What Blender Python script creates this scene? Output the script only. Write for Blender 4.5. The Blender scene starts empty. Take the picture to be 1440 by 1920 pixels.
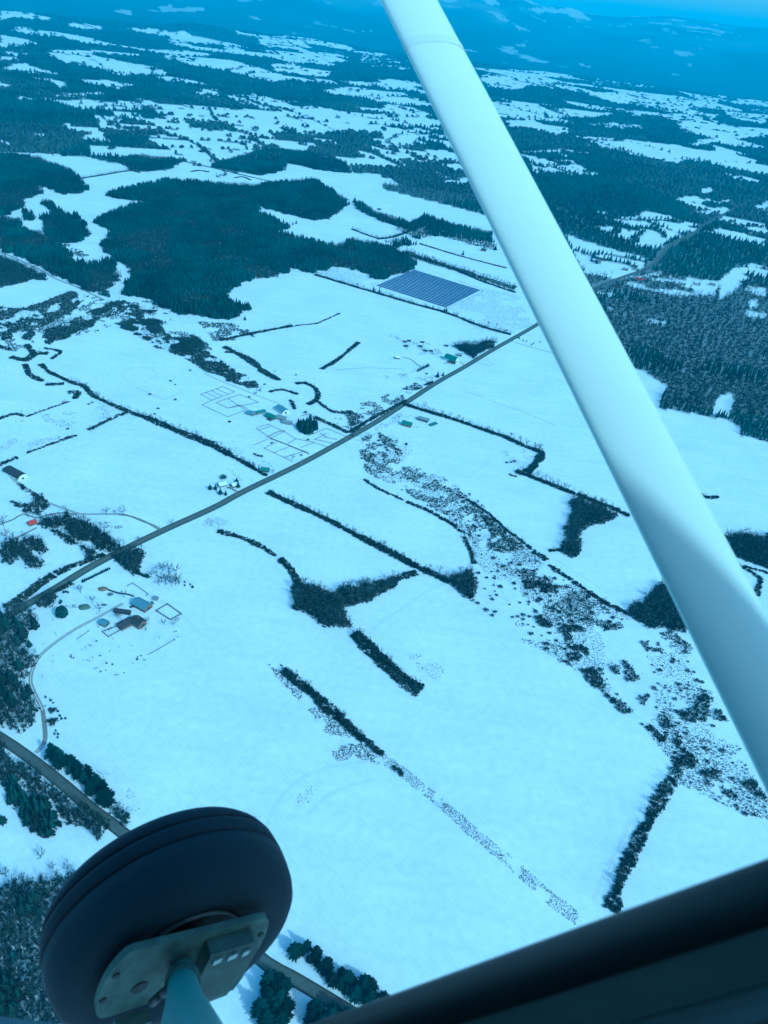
import bpy, math, random
import numpy as np
from mathutils import Matrix, Vector

random.seed(7)
rng = np.random.default_rng(7)
sc = bpy.context.scene
COL = sc.collection

# ------------------------------------------------------------------ camera
FPX, HY, ROLL, H = 1335.0, 15.0, math.radians(7), 480.0
PITCH = math.atan2((960 - HY) * math.cos(ROLL), FPX)
_c, _s = math.cos(ROLL), math.sin(ROLL)
_f = np.array([0, math.cos(PITCH), -math.sin(PITCH)])
_u0 = np.array([0, math.sin(PITCH), math.cos(PITCH)])
_r0 = np.array([1.0, 0, 0])
RT, UP, FW = _c * _r0 + _s * _u0, -_s * _r0 + _c * _u0, _f
CAM = np.array([0, 0, H])

cd = bpy.data.cameras.new('camera')
cam = bpy.data.objects.new('camera', cd)
COL.objects.link(cam)
cd.sensor_fit = 'VERTICAL'
cd.sensor_height = 34.6
cd.lens = 34.6 * FPX / 1920.0
cd.clip_start = 0.02
cd.clip_end = 120000
cam.matrix_world = Matrix(((RT[0], UP[0], -FW[0], 0), (RT[1], UP[1], -FW[1], 0), (RT[2], UP[2], -FW[2], H), (0, 0, 0, 1)))
cd.dof.use_dof = True
cd.dof.focus_distance = 900
cd.dof.aperture_fstop = 8.0
sc.camera = cam

# ------------------------------------------------------------------ sky, sun, exposure
SUN_AZ = np.array([0.80, -0.60])
SUN_EL = math.radians(38)
world = bpy.data.worlds.new('World')
sc.world = world
world.use_nodes = True
nt = world.node_tree
bg = nt.nodes['Background']
sky = nt.nodes.new('ShaderNodeTexSky')
sky.sky_type = 'NISHITA'
sky.sun_disc = False
sky.sun_elevation = SUN_EL
sky.sun_rotation = math.atan2(SUN_AZ[0], SUN_AZ[1])
sky.altitude = 500
sky.air_density = 1.2
sky.dust_density = 3.0
sky.ozone_density = 0.3
nt.links.new(sky.outputs[0], bg.inputs[0])
bg.inputs[1].default_value = 0.15
sl = bpy.data.lights.new('sun', 'SUN')
sl.energy = 2.1
sl.angle = math.radians(1.8)
sl.color = (1.0, 0.92, 0.79)
sun = bpy.data.objects.new('sun', sl)
COL.objects.link(sun)
sv = Vector((SUN_AZ[0] * math.cos(SUN_EL), SUN_AZ[1] * math.cos(SUN_EL), math.sin(SUN_EL)))
sun.rotation_euler = sv.to_track_quat('Z', 'Y').to_euler()
vs = sc.view_settings
vs.view_transform = 'Standard'
vs.look = 'None'
vs.gamma = 1
vs.use_curve_mapping = False
vs.exposure = 0.11
# the photograph has a strong cold cast: the camera's white balance, not the place
vs.use_white_balance = True
vs.white_balance_temperature = 3760
vs.white_balance_tint = -29
sc.cycles.use_denoising = True
sc.cycles.max_bounces = 5
sc.cycles.diffuse_bounces = 3
sc.cycles.volume_bounces = 1
sc.cycles.caustics_reflective = False
sc.cycles.caustics_refractive = False

# ------------------------------------------------------------------ helpers: pixels of the photograph -> places
CROP = {'A': (0, 0, 2), 'B': (720, 0, 2), 'C': (0, 300, 3), 'D': (420, 380, 2.4), 'E': (960, 300, 3), 'F': (0, 620, 3),
        'G': (360, 660, 4), 'H': (660, 600, 3.789), 'I': (0, 860, 3.6), 'J': (0, 1080, 3.6), 'K': (380, 900, 2.769),
        'L': (840, 840, 3.13), 'M': (0, 1380, 3.4286), 'N': (480, 1220, 2.3226), 'O': (980, 1080, 3.13),
        'P': (480, 1560, 1.5), 'S': (1080, 700, 2.4), 'X': (0, 0, 1)}


def px(crop, pts):
    x0, y0, s = CROP[crop]
    return np.array([(x0 + p[0] / s, y0 + p[1] / s) for p in pts], float)


def ray(p):
    p = np.atleast_2d(p)
    return FW[None] + RT[None] * ((p[:, :1] - 720) / FPX) - UP[None] * ((p[:, 1:2] - 960) / FPX)


def ground(p, z=0.0):
    """where the view through photograph pixels p meets the level z"""
    r = ray(p)
    t = (H - z) / np.maximum(-r[:, 2:3], 1e-4)
    return (CAM[None] + r * t)[:, :2]


def g(crop, pts, z=0.0):
    return ground(px(crop, pts), z)


def g1(crop, x, y, z=0.0):
    return g(crop, [(x, y)], z)[0]


def project(P):
    d = P - CAM[None]
    z = d @ FW
    zz = np.where(z > 1, z, 1)
    return np.stack([720 + FPX * (d @ RT) / zz, 960 - FPX * (d @ UP) / zz], 1), z


def inside(P, poly):
    x, y = P[:, 0], P[:, 1]
    res = np.zeros(len(P), bool)
    m = (x >= poly[:, 0].min()) & (x <= poly[:, 0].max()) & (y >= poly[:, 1].min()) & (y <= poly[:, 1].max())
    if not m.any():
        return res
    xs, ys = x[m], y[m]
    r = np.zeros(len(xs), bool)
    j = len(poly) - 1
    for i in range(len(poly)):
        xi, yi = poly[i]
        xj, yj = poly[j]
        if yi != yj:
            c = ((yi > ys) != (yj > ys)) & (xs < (xj - xi) * (ys - yi) / (yj - yi) + xi)
            r ^= c
        j = i
    res[m] = r
    return res


def vnoise(P, scale, seed=0):
    q = P / scale + seed * 17.31
    i = np.floor(q).astype(np.int64)
    f = q - i
    f = f * f * (3 - 2 * f)

    def h(a, b):
        n = (a * 374761393 + b * 668265263 + seed * 2147483) & 0xffffffff
        n = ((n ^ (n >> 13)) * 1274126177) & 0xffffffff
        return ((n ^ (n >> 16)) & 0xffff) / 65535.0
    a, b = i[:, 0], i[:, 1]
    v00, v10, v01, v11 = h(a, b), h(a + 1, b), h(a, b + 1), h(a + 1, b + 1)
    return (v00 * (1 - f[:, 0]) + v10 * f[:, 0]) * (1 - f[:, 1]) + (v01 * (1 - f[:, 0]) + v11 * f[:, 0]) * f[:, 1]


def fbm(P, scale, seed=0, n=3):
    v, a, t = 0, 1, 0
    for k in range(n):
        v = v + a * vnoise(P, scale / 2 ** k, seed + k)
        t += a
        a *= 0.5
    return v / t


def spline(pts, step=6.0):
    pts = np.asarray(pts, float)
    n = len(pts)
    out = []
    for i in range(n - 1):
        p0 = pts[max(i - 1, 0)]
        p1, p2 = pts[i], pts[i + 1]
        p3 = pts[min(i + 2, n - 1)]
        k = max(2, int(np.linalg.norm(p2 - p1) / step))
        for t in np.linspace(0, 1, k, endpoint=False):
            out.append(0.5 * ((2 * p1) + (-p0 + p2) * t + (2 * p0 - 5 * p1 + 4 * p2 - p3) * t * t + (-p0 + 3 * p1 - 3 * p2 + p3) * t ** 3))
    out.append(pts[-1])
    return np.array(out)


# ------------------------------------------------------------------ helpers: materials
def nodes_of(name):
    m = bpy.data.materials.new(name)
    m.use_nodes = True
    return m, m.node_tree.nodes, m.node_tree.links, m.node_tree.nodes['Principled BSDF']


def mat(name, col, rough=0.8, metal=0.0, var=0.25, scale=3.0, bump=0.0, tint=False, spec=0.3):
    m, N, L, P = nodes_of(name)
    P.inputs['Roughness'].default_value = rough
    P.inputs['Metallic'].default_value = metal
    P.inputs['Specular IOR Level'].default_value = spec
    nz = N.new('ShaderNodeTexNoise')
    nz.inputs['Scale'].default_value = scale
    nz.inputs['Detail'].default_value = 4
    tc = N.new('ShaderNodeTexCoord')
    L.new(tc.outputs['Object'], nz.inputs['Vector'])
    mx = N.new('ShaderNodeMix')
    mx.data_type = 'RGBA'
    mx.inputs['A'].default_value = tuple(c * (1 - var) for c in col) + (1,)
    mx.inputs['B'].default_value = tuple(min(1, c * (1 + var)) for c in col) + (1,)
    if tint:
        at = N.new('ShaderNodeAttribute')
        at.attribute_name = 'tint'
        L.new(at.outputs['Fac'], mx.inputs['Factor'])
    else:
        L.new(nz.outputs['Fac'], mx.inputs['Factor'])
    L.new(mx.outputs['Result'], P.inputs['Base Color'])
    if bump:
        b = N.new('ShaderNodeBump')
        b.inputs['Strength'].default_value = bump
        L.new(nz.outputs['Fac'], b.inputs['Height'])
        L.new(b.outputs['Normal'], P.inputs['Normal'])
    return m


M = {}
M['twig'] = mat('bare_twigs', (0.036, 0.053, 0.050), var=0.5, tint=True)
M['bark'] = mat('bark', (0.045, 0.045, 0.04), var=0.3, scale=8)
M['con'] = mat('conifer_needles', (0.017, 0.043, 0.038), var=0.8, tint=True)
M['scrubby'] = mat('scrub_twigs', (0.034, 0.050, 0.044), var=0.5, tint=True)
M['grass'] = mat('dead_grass', (0.055, 0.05, 0.035), var=0.5, tint=True)
M['rust'] = mat('rusty_twigs', (0.26, 0.15, 0.09), var=0.3, tint=True)


def snow_material():
    m, N, L, P = nodes_of('snow_ground')
    P.inputs['Roughness'].default_value = 0.75
    P.inputs['Specular IOR Level'].default_value = 0.2
    geo = N.new('ShaderNodeNewGeometry')
    at = N.new('ShaderNodeAttribute')
    at.attribute_name = 'cover'
    n1 = N.new('ShaderNodeTexNoise')
    n1.inputs['Scale'].default_value = 0.012
    n1.inputs['Detail'].default_value = 6
    n2 = N.new('ShaderNodeTexNoise')
    n2.inputs['Scale'].default_value = 0.15
    n2.inputs['Detail'].default_value = 5
    for n in (n1, n2):
        L.new(geo.outputs['Position'], n.inputs['Vector'])
    # drifts: faintly uneven snow
    add = N.new('ShaderNodeMath')
    add.operation = 'ADD'
    L.new(n1.outputs['Fac'], add.inputs[0])
    L.new(n2.outputs['Fac'], add.inputs[1])
    r = N.new('ShaderNodeMapRange')
    r.inputs['From Min'].default_value = 0.7
    r.inputs['From Max'].default_value = 1.3
    L.new(add.outputs[0], r.inputs['Value'])
    sn = N.new('ShaderNodeMix')
    sn.data_type = 'RGBA'
    sn.inputs['A'].default_value = (0.71, 0.73, 0.75, 1)
    sn.inputs['B'].default_value = (0.84, 0.85, 0.86, 1)
    L.new(r.outputs[0], sn.inputs['Factor'])
    # stubble rows under the snow, wind crust in streaks
    mp = N.new('ShaderNodeMapping')
    mp.inputs['Rotation'].default_value = (0, 0, math.radians(-52))
    L.new(geo.outputs['Position'], mp.inputs['Vector'])
    wv = N.new('ShaderNodeTexWave')
    wv.inputs['Scale'].default_value = 0.085
    wv.inputs['Distortion'].default_value = 2.5
    wv.inputs['Detail'].default_value = 3
    wv.inputs['Detail Scale'].default_value = 0.6
    L.new(mp.outputs[0], wv.inputs['Vector'])
    mp2 = N.new('ShaderNodeMapping')
    mp2.inputs['Rotation'].default_value = (0, 0, math.radians(25))
    mp2.inputs['Scale'].default_value = (0.012, 0.06, 1)
    L.new(geo.outputs['Position'], mp2.inputs['Vector'])
    n4 = N.new('ShaderNodeTexNoise')
    n4.inputs['Scale'].default_value = 1.0
    n4.inputs['Detail'].default_value = 7
    n4.inputs['Roughness'].default_value = 0.65
    L.new(mp2.outputs[0], n4.inputs['Vector'])
    wm = N.new('ShaderNodeMath')
    wm.operation = 'MULTIPLY'
    L.new(wv.outputs['Fac'], wm.inputs[0])
    L.new(n4.outputs['Fac'], wm.inputs[1])
    sr = N.new('ShaderNodeMapRange')
    sr.inputs['From Min'].default_value = 0.35
    sr.inputs['From Max'].default_value = 0.75
    L.new(n4.outputs['Fac'], sr.inputs['Value'])
    sn2 = N.new('ShaderNodeMix')
    sn2.data_type = 'RGBA'
    sn2.blend_type = 'MULTIPLY'
    sn2.inputs['B'].default_value = (0.86, 0.895, 0.93, 1)
    cm = N.new('ShaderNodeMath')
    cm.operation = 'MULTIPLY_ADD'
    cm.inputs[1].default_value = 0.45
    L.new(wm.outputs[0], cm.inputs[0])
    sc2 = N.new('ShaderNodeMath')
    sc2.operation = 'MULTIPLY'
    sc2.inputs[1].default_value = 0.6
    L.new(sr.outputs[0], sc2.inputs[0])
    L.new(sc2.outputs[0], cm.inputs[2])
    L.new(cm.outputs[0], sn2.inputs['Factor'])
    L.new(sn.outputs['Result'], sn2.inputs['A'])
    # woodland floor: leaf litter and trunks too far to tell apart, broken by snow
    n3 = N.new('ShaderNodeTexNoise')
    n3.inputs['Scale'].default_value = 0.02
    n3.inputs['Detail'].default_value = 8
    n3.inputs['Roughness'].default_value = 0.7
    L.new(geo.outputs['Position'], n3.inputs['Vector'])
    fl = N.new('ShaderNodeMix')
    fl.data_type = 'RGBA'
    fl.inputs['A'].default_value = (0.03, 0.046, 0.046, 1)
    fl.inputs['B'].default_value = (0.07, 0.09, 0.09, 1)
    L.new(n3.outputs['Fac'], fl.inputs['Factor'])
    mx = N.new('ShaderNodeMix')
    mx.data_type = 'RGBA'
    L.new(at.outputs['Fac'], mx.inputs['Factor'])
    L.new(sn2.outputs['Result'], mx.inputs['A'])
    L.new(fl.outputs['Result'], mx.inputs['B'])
    L.new(mx.outputs['Result'], P.inputs['Base Color'])
    b = N.new('ShaderNodeBump')
    b.inputs['Strength'].default_value = 0.35
    b.inputs['Distance'].default_value = 2.0
    L.new(n1.outputs['Fac'], b.inputs['Height'])
    b2 = N.new('ShaderNodeBump')
    b2.inputs['Strength'].default_value = 0.25
    b2.inputs['Distance'].default_value = 0.4
    L.new(n2.outputs['Fac'], b2.inputs['Height'])
    L.new(b.outputs['Normal'], b2.inputs['Normal'])
    L.new(b2.outputs['Normal'], P.inputs['Normal'])
    return m


M['snow'] = snow_material()
M['asphalt'] = mat('salted_asphalt', (0.10, 0.11, 0.10), var=0.3, scale=0.25)
M['slush'] = mat('road_shoulder_slush', (0.06, 0.06, 0.05), var=0.5, scale=0.5)
M['gravel'] = mat('frozen_gravel', (0.24, 0.22, 0.19), var=0.5, scale=0.4)
M['rutsnow'] = mat('rutted_snow', (0.60, 0.62, 0.64), var=0.25, scale=0.2)
M['line'] = mat('road_paint', (0.55, 0.42, 0.08), var=0.2, scale=1)


# ------------------------------------------------------------------ helpers: meshes and objects
def mesh_np(name, V, F, material=None, tint=None, attr='tint', smooth=False):
    V = np.ascontiguousarray(V, np.float32)
    F = np.ascontiguousarray(F, np.int32)
    k = F.shape[1]
    me = bpy.data.meshes.new(name)
    me.vertices.add(len(V))
    me.vertices.foreach_set('co', V.ravel())
    me.loops.add(F.size)
    me.loops.foreach_set('vertex_index', F.ravel())
    me.polygons.add(len(F))
    me.polygons.foreach_set('loop_start', np.arange(0, F.size, k, dtype=np.int32))
    me.polygons.foreach_set('loop_total', np.full(len(F), k, np.int32))
    if smooth:
        me.polygons.foreach_set('use_smooth', np.ones(len(F), bool))
    if tint is not None:
        a = me.attributes.new(attr, 'FLOAT', 'POINT')
        a.data.foreach_set('value', np.ascontiguousarray(tint, np.float32))
    me.update(calc_edges=True)
    if material:
        me.materials.append(material)
    return me


def obj(name, me, parent=None, loc=None, rot=None):
    o = bpy.data.objects.new(name, me)
    COL.objects.link(o)
    if parent:
        o.parent = parent
    if loc is not None:
        o.location = loc
    if rot is not None:
        o.rotation_euler = rot
    return o


def tag(o, label=None, cat=None, group=None, kind=None):
    if label:
        o['label'] = label
    if cat:
        o['category'] = cat
    if group:
        o['group'] = group
    if kind:
        o['kind'] = kind
    return o


def empty(name, loc, rz=0.0):
    o = bpy.data.objects.new(name, None)
    COL.objects.link(o)
    o.empty_display_size = 0.5
    o.location = loc
    o.rotation_euler = (0, 0, rz)
    return o


class MB:
    """collects faces of any size and builds one mesh object"""
    def __init__(self):
        self.v, self.f = [], []

    def add(self, vs_, fs):
        b = len(self.v)
        self.v += [tuple(map(float, p)) for p in vs_]
        self.f += [tuple(b + i for i in q) for q in fs]
        return self

    def box(self, x0, x1, y0, y1, z0, z1):
        return self.add([(x0, y0, z0), (x1, y0, z0), (x1, y1, z0), (x0, y1, z0), (x0, y0, z1), (x1, y0, z1), (x1, y1, z1), (x0, y1, z1)],
                        [(0, 3, 2, 1), (4, 5, 6, 7), (0, 1, 5, 4), (1, 2, 6, 5), (2, 3, 7, 6), (3, 0, 4, 7)])

    def prism(self, poly, y0, y1):
        """poly in x,z extruded along y"""
        n = len(poly)
        return self.add([(p[0], y0, p[1]) for p in poly] + [(p[0], y1, p[1]) for p in poly],
                        [tuple(range(n)), tuple(range(2 * n - 1, n - 1, -1))] + [((i + 1) % n, i, n + i, n + (i + 1) % n) for i in range(n)])

    def prismx(self, poly, x0, x1):
        """poly in y,z extruded along x"""
        n = len(poly)
        return self.add([(x0, p[0], p[1]) for p in poly] + [(x1, p[0], p[1]) for p in poly],
                        [tuple(range(n))[::-1], tuple(range(n, 2 * n))] + [(i, (i + 1) % n, n + (i + 1) % n, n + i) for i in range(n)])

    def tube(self, a, b, r0, r1=None, n=8, caps=True):
        r1 = r0 if r1 is None else r1
        a, b = Vector(a), Vector(b)
        q = (b - a).to_track_quat('Z', 'Y')
        vs_ = []
        for (c, r) in ((a, r0), (b, r1)):
            for i in range(n):
                t = 2 * math.pi * i / n
                vs_.append(c + q @ Vector((r * math.cos(t), r * math.sin(t), 0)))
        fs = [(i, (i + 1) % n, n + (i + 1) % n, n + i) for i in range(n)]
        if caps:
            fs += [tuple(range(n))[::-1], tuple(range(n, 2 * n))]
        return self.add(vs_, fs)

    def build(self, name, material, parent=None, smooth=False, loc=None, rot=None):
        me = bpy.data.meshes.new(name)
        me.from_pydata(self.v, [], self.f)
        if smooth:
            for p in me.polygons:
                p.use_smooth = True
        me.materials.append(material)
        me.update()
        return obj(name, me, parent, loc, rot)


# ------------------------------------------------------------------ land cover traced from the photograph
FARB = [(-1500, 330), (-300, 300), (0, 292), (80, 288), (250, 310), (400, 334), (560, 300), (700, 350), (880, 395), (1050, 440), (1095, 560), (1130, 630), (1180, 687), (1210, 697),
        (1253, 725), (1240, 747), (1236, 768), (1259, 767), (1326, 781), (1367, 787), (1388, 800), (1388, 815), (1440, 829), (1800, 930), (3200, 1000),
        (3200, -900), (-1500, -900)]
FARB = np.array(FARB, float)
CLEAR = [('A', p) for p in (
    [(50, 100), (130, 105), (330, 140), (420, 165), (560, 185), (700, 190), (800, 205), (790, 215), (640, 205), (560, 195), (440, 175), (330, 165), (230, 140), (150, 135), (60, 120)],
    [(0, 40), (100, 45), (200, 70), (180, 78), (60, 65), (0, 75)], [(130, 40), (330, 50), (420, 55), (400, 75), (330, 70), (200, 55)],
    [(255, 85), (330, 90), (390, 100), (385, 112), (310, 110), (265, 100)],
    [(470, 105), (560, 105), (650, 120), (700, 118), (740, 140), (860, 160), (930, 178), (760, 165), (660, 155), (640, 140), (520, 120)],
    [(0, 130), (60, 140), (120, 150), (140, 165), (80, 175), (0, 180)],
    [(180, 185), (330, 190), (360, 210), (480, 235), (600, 255), (640, 280), (440, 285), (380, 255), (260, 240), (200, 215)],
    [(640, 205), (860, 225), (960, 250), (1110, 295), (1040, 308), (960, 295), (850, 265), (720, 245), (600, 215)],
    [(980, 185), (1100, 195), (1210, 215), (1180, 220), (1060, 205), (990, 195)], [(1010, 240), (1100, 235), (1150, 255), (1250, 270), (1240, 290), (1150, 285), (1040, 270)],
    [(590, 290), (640, 285), (760, 310), (760, 320), (680, 310), (600, 300)], [(300, 295), (400, 300), (510, 318), (440, 332), (370, 322), (310, 305)],
    [(0, 210), (70, 215), (75, 228), (0, 230)], [(10, 250), (100, 235), (150, 260), (220, 270), (200, 278), (100, 272), (20, 262)],
    [(0, 310), (60, 320), (40, 328), (0, 330)], [(120, 290), (200, 295), (260, 325), (240, 328), (180, 305)],
    [(220, 380), (330, 372), (480, 388), (565, 410), (400, 412), (290, 408)], [(150, 368), (230, 370), (260, 380), (170, 378)],
    [(20, 360), (90, 362), (140, 372), (80, 372)], [(230, 460), (290, 475), (360, 480), (400, 505), (390, 530), (300, 520), (320, 505), (260, 485)],
    [(115, 500), (180, 500), (175, 515), (130, 516)], [(0, 525), (40, 535), (30, 545), (0, 543)],
    [(460, 440), (620, 445), (640, 425), (740, 440), (700, 465), (710, 500), (860, 515), (960, 530), (1010, 555), (920, 585), (800, 625), (690, 600), (620, 570), (560, 530), (580, 510), (650, 490), (560, 465)],
    [(525, 580), (570, 575), (625, 590), (600, 605), (540, 595)], [(155, 600), (250, 585), (330, 583), (480, 640), (380, 655), (290, 670), (270, 650)],
    [(300, 680), (430, 655), (600, 650), (690, 605), (760, 620), (900, 650), (1060, 695), (960, 700), (850, 690), (760, 690), (620, 680), (470, 700), (390, 735), (330, 720)],
    [(515, 370), (560, 375), (600, 395), (570, 395)], [(640, 405), (690, 400), (730, 415), (690, 418)], [(850, 450), (920, 460), (1000, 490), (960, 500), (880, 470)],
    [(1040, 450), (1180, 445), (1310, 485), (1220, 505), (1110, 495), (1050, 470)],
    [(900, 370), (1000, 360), (1100, 400), (1200, 400), (1300, 420), (1440, 430), (1440, 500), (1330, 490), (1200, 460), (1120, 420), (1000, 410), (920, 390)],
    [(1210, 335), (1300, 325), (1440, 340), (1440, 365), (1330, 365), (1230, 350)], [(1270, 305), (1440, 310), (1440, 325), (1330, 320)],
    [(1070, 620), (1200, 600), (1310, 620), (1340, 650), (1440, 655), (1440, 740), (1300, 720), (1200, 690), (1120, 680), (1080, 650)],
    [(1010, 530), (1100, 535), (1170, 555), (1160, 573), (1060, 565)], [(960, 150), (1040, 140), (1100, 160), (1000, 165)],
    [(1290, 90), (1440, 95), (1430, 110), (1380, 120)], [(620, 60), (680, 70), (640, 72)], [(640, 22), (680, 15), (730, 15), (730, 28)], [(780, 0), (880, 5), (800, 5)],
    [(0, 8), (60, 5), (150, 18), (60, 22)], [(230, 8), (340, 12), (460, 20), (330, 20)])]
CLEAR += [('B', p) for p in (
    [(360, 290), (450, 295), (540, 315), (500, 340), (390, 325)], [(720, 335), (800, 345), (960, 350), (1050, 385), (990, 408), (900, 375), (780, 360)],
    [(1080, 335), (1150, 350), (1270, 370), (1250, 390), (1200, 385), (1120, 350)], [(1000, 405), (1100, 425), (1260, 430), (1240, 460), (1150, 465), (1060, 420)],
    [(1270, 410), (1380, 435), (1440, 440), (1440, 470), (1290, 440)], [(570, 410), (680, 405), (750, 415), (860, 425), (800, 440), (630, 440), (600, 420)],
    [(680, 380), (740, 385), (820, 405), (850, 415), (760, 408)], [(440, 450), (560, 450), (590, 465), (700, 480), (690, 500), (640, 505), (570, 485), (460, 475)],
    [(760, 465), (860, 460), (970, 472), (960, 480), (850, 480)], [(730, 515), (860, 520), (850, 540), (770, 530)],
    [(830, 545), (920, 565), (1020, 570), (1120, 600), (1110, 615), (1000, 595), (930, 580)], [(1130, 585), (1250, 595), (1440, 620), (1440, 630), (1280, 615), (1180, 605)],
    [(1010, 475), (1100, 490), (1200, 490), (1320, 475), (1440, 480), (1440, 510), (1330, 520), (1250, 500), (1160, 500)], [(1260, 645), (1340, 660), (1410, 675), (1380, 685), (1310, 670)],
    [(610, 550), (680, 560), (800, 575), (700, 570)], [(520, 600), (600, 595), (640, 610), (600, 625)], [(550, 640), (640, 615), (750, 635), (720, 655), (600, 648)],
    [(0, 340), (60, 345), (150, 380), (160, 400), (60, 385), (0, 370)], [(0, 390), (90, 400), (180, 430), (180, 440), (100, 430), (0, 410)],
    [(0, 440), (100, 445), (190, 470), (100, 475), (0, 465)], [(0, 490), (130, 500), (190, 530), (100, 530), (0, 520)],
    [(60, 565), (180, 560), (190, 580), (250, 590), (180, 598), (80, 580)], [(900, 430), (990, 432), (960, 438)], [(400, 385), (470, 392), (440, 396)],
    [(1130, 540), (1250, 515), (1280, 530), (1180, 548)], [(0, 300), (60, 305), (120, 322), (40, 318)], [(460, 170), (500, 172), (495, 184), (470, 184)])]
CLEAR += [('E', p) for p in (
    [(290, 415), (400, 450), (600, 515), (770, 560), (740, 605), (600, 575), (420, 530), (330, 500)], [(330, 505), (600, 585), (720, 610), (640, 650), (590, 665), (400, 640), (380, 600)],
    [(560, 340), (620, 320), (700, 320), (760, 290), (880, 310), (960, 340), (1060, 360), (1040, 395), (980, 420), (900, 450), (830, 500), (690, 480), (740, 400), (640, 370)],
    [(470, 375), (580, 370), (650, 395), (730, 400), (640, 455), (550, 420)], [(880, 210), (960, 200), (1050, 225), (1060, 245), (1040, 265), (980, 245), (920, 230)],
    [(1160, 335), (1210, 315), (1440, 365), (1440, 420), (1330, 400), (1220, 370)], [(1090, 400), (1160, 385), (1280, 410), (1440, 440), (1440, 485), (1300, 460), (1200, 435)],
    [(1355, 275), (1440, 210), (1440, 300), (1380, 285)], [(1170, 690), (1250, 620), (1340, 585), (1440, 605), (1440, 660), (1310, 640), (1340, 665), (1300, 710), (1240, 760), (1150, 790), (1180, 740)],
    [(1320, 730), (1440, 720), (1440, 780), (1340, 740)], [(1330, 800), (1390, 790), (1390, 830), (1340, 830)], [(1320, 840), (1440, 855), (1440, 885), (1330, 880)],
    [(650, 660), (860, 620), (830, 640), (720, 660)], [(700, 710), (860, 720), (950, 730), (930, 760), (820, 730)], [(0, 860), (200, 1000), (0, 1100)])]
CLEAR += [('S', [(610, 180), (640, 110), (700, 85), (720, 130), (690, 200)])]
# broken clearings: houses, gardens and single trees
SPECK = [('E', [(350, 295), (450, 285), (570, 300), (560, 330), (480, 345), (380, 340)]), ('E', [(500, 815), (600, 840), (760, 880), (870, 915), (860, 930), (700, 885), (540, 845)]),
         ('E', [(460, 740), (560, 740), (600, 770), (480, 760)]), ('E', [(560, 690), (900, 650), (1180, 680), (1150, 760), (950, 760), (700, 720)]), ('E', [(1040, 160), (1120, 150), (1100, 190), (1050, 190)]),
         ('E', [(980, 270), (1200, 220), (1270, 240), (1180, 310), (1060, 310)]), ('B', [(1000, 205), (1060, 210), (1100, 235), (1200, 250), (1100, 258), (1020, 245)]),
         ('B', [(760, 280), (850, 290), (1050, 300), (1040, 330), (900, 325), (780, 315)]), ('B', [(500, 240), (650, 240), (600, 265)]), ('B', [(1200, 340), (1320, 335), (1340, 365), (1250, 370)]),
         ('A', [(840, 360), (960, 350), (1000, 410), (900, 400)]), ('A', [(560, 540), (880, 545), (780, 590), (640, 580)]), ('A', [(700, 325), (800, 335), (830, 370), (740, 360)]),
         ('A', [(0, 185), (90, 185), (140, 215), (60, 215)]), ('A', [(1000, 480), (1230, 510), (1270, 540), (1130, 525)]), ('A', [(1360, 190), (1440, 200), (1440, 260), (1350, 240)]),
         ('B', [(0, 235), (60, 230), (110, 265), (20, 262)]), ('B', [(0, 400), (250, 500), (330, 700), (250, 690), (120, 600), (0, 560)]), ('B', [(1060, 735), (1180, 730), (1300, 780), (1200, 800)]),
         ('B', [(510, 570), (650, 560), (760, 640), (830, 655), (700, 660), (560, 650)])]
CLEARP = [px(c, p) for c, p in CLEAR]
SPECKP = [px(c, p) for c, p in SPECK]
BAREZ = [px('E', [(520, 780), (1440, 880), (1440, 1460), (840, 1380), (880, 1270), (650, 1150), (540, 930)]), px('E', [(480, 100), (1440, 60), (1440, 330), (1000, 300), (700, 150)])]
CONZ = [px('E', [(60, 100), (560, 110), (860, 200), (980, 270), (990, 300), (880, 300), (640, 290), (340, 300), (130, 200)])]


def hills(P):
    """height of the land: level valley, foothills from 7 km, a mountain chain at 24 km"""
    r = np.hypot(P[:, 0], P[:, 1])
    az = np.arctan2(P[:, 0], P[:, 1])
    crest = np.interp(az, CRAZ, CRH)
    t = np.clip((r - 12500) / 11500, 0, 1)
    t = t * t * (3 - 2 * t)
    back = np.clip((r - 24000) / 6000, 0, 1)
    mtn = crest * t * (1 - 0.85 * back)
    rough = (fbm(P, 3800, 5, 5) - 0.5) * 2
    mtn = mtn * (1 + 0.45 * rough * (1 - np.clip((r - 19000) / 5000, 0, 1))) + t * 26 * (fbm(P, 700, 9, 3) - 0.5) * 2
    foot = np.clip((r - 5500) / 3500, 0, 1) * np.clip(fbm(P, 2600, 3, 3) - 0.5, 0, 1) * 420 * (1 - 0.6 * t)
    return mtn + foot


_cr = np.array([(-700, -90), (0, -70), (400, -50), (700, -30), (900, -12), (960, 0), (975, -4), (990, 4), (1020, 12), (1070, 15), (1100, 25), (1155, 32), (1200, 30), (1260, 31), (1320, 42), (1380, 50), (1440, 53), (1600, 75), (2200, 160)], float)
_rr = ray(_cr)
CRAZ = np.arctan2(_rr[:, 0], _rr[:, 1])
CRH = H + 24000 * _rr[:, 2] / np.hypot(_rr[:, 0], _rr[:, 1])


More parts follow.
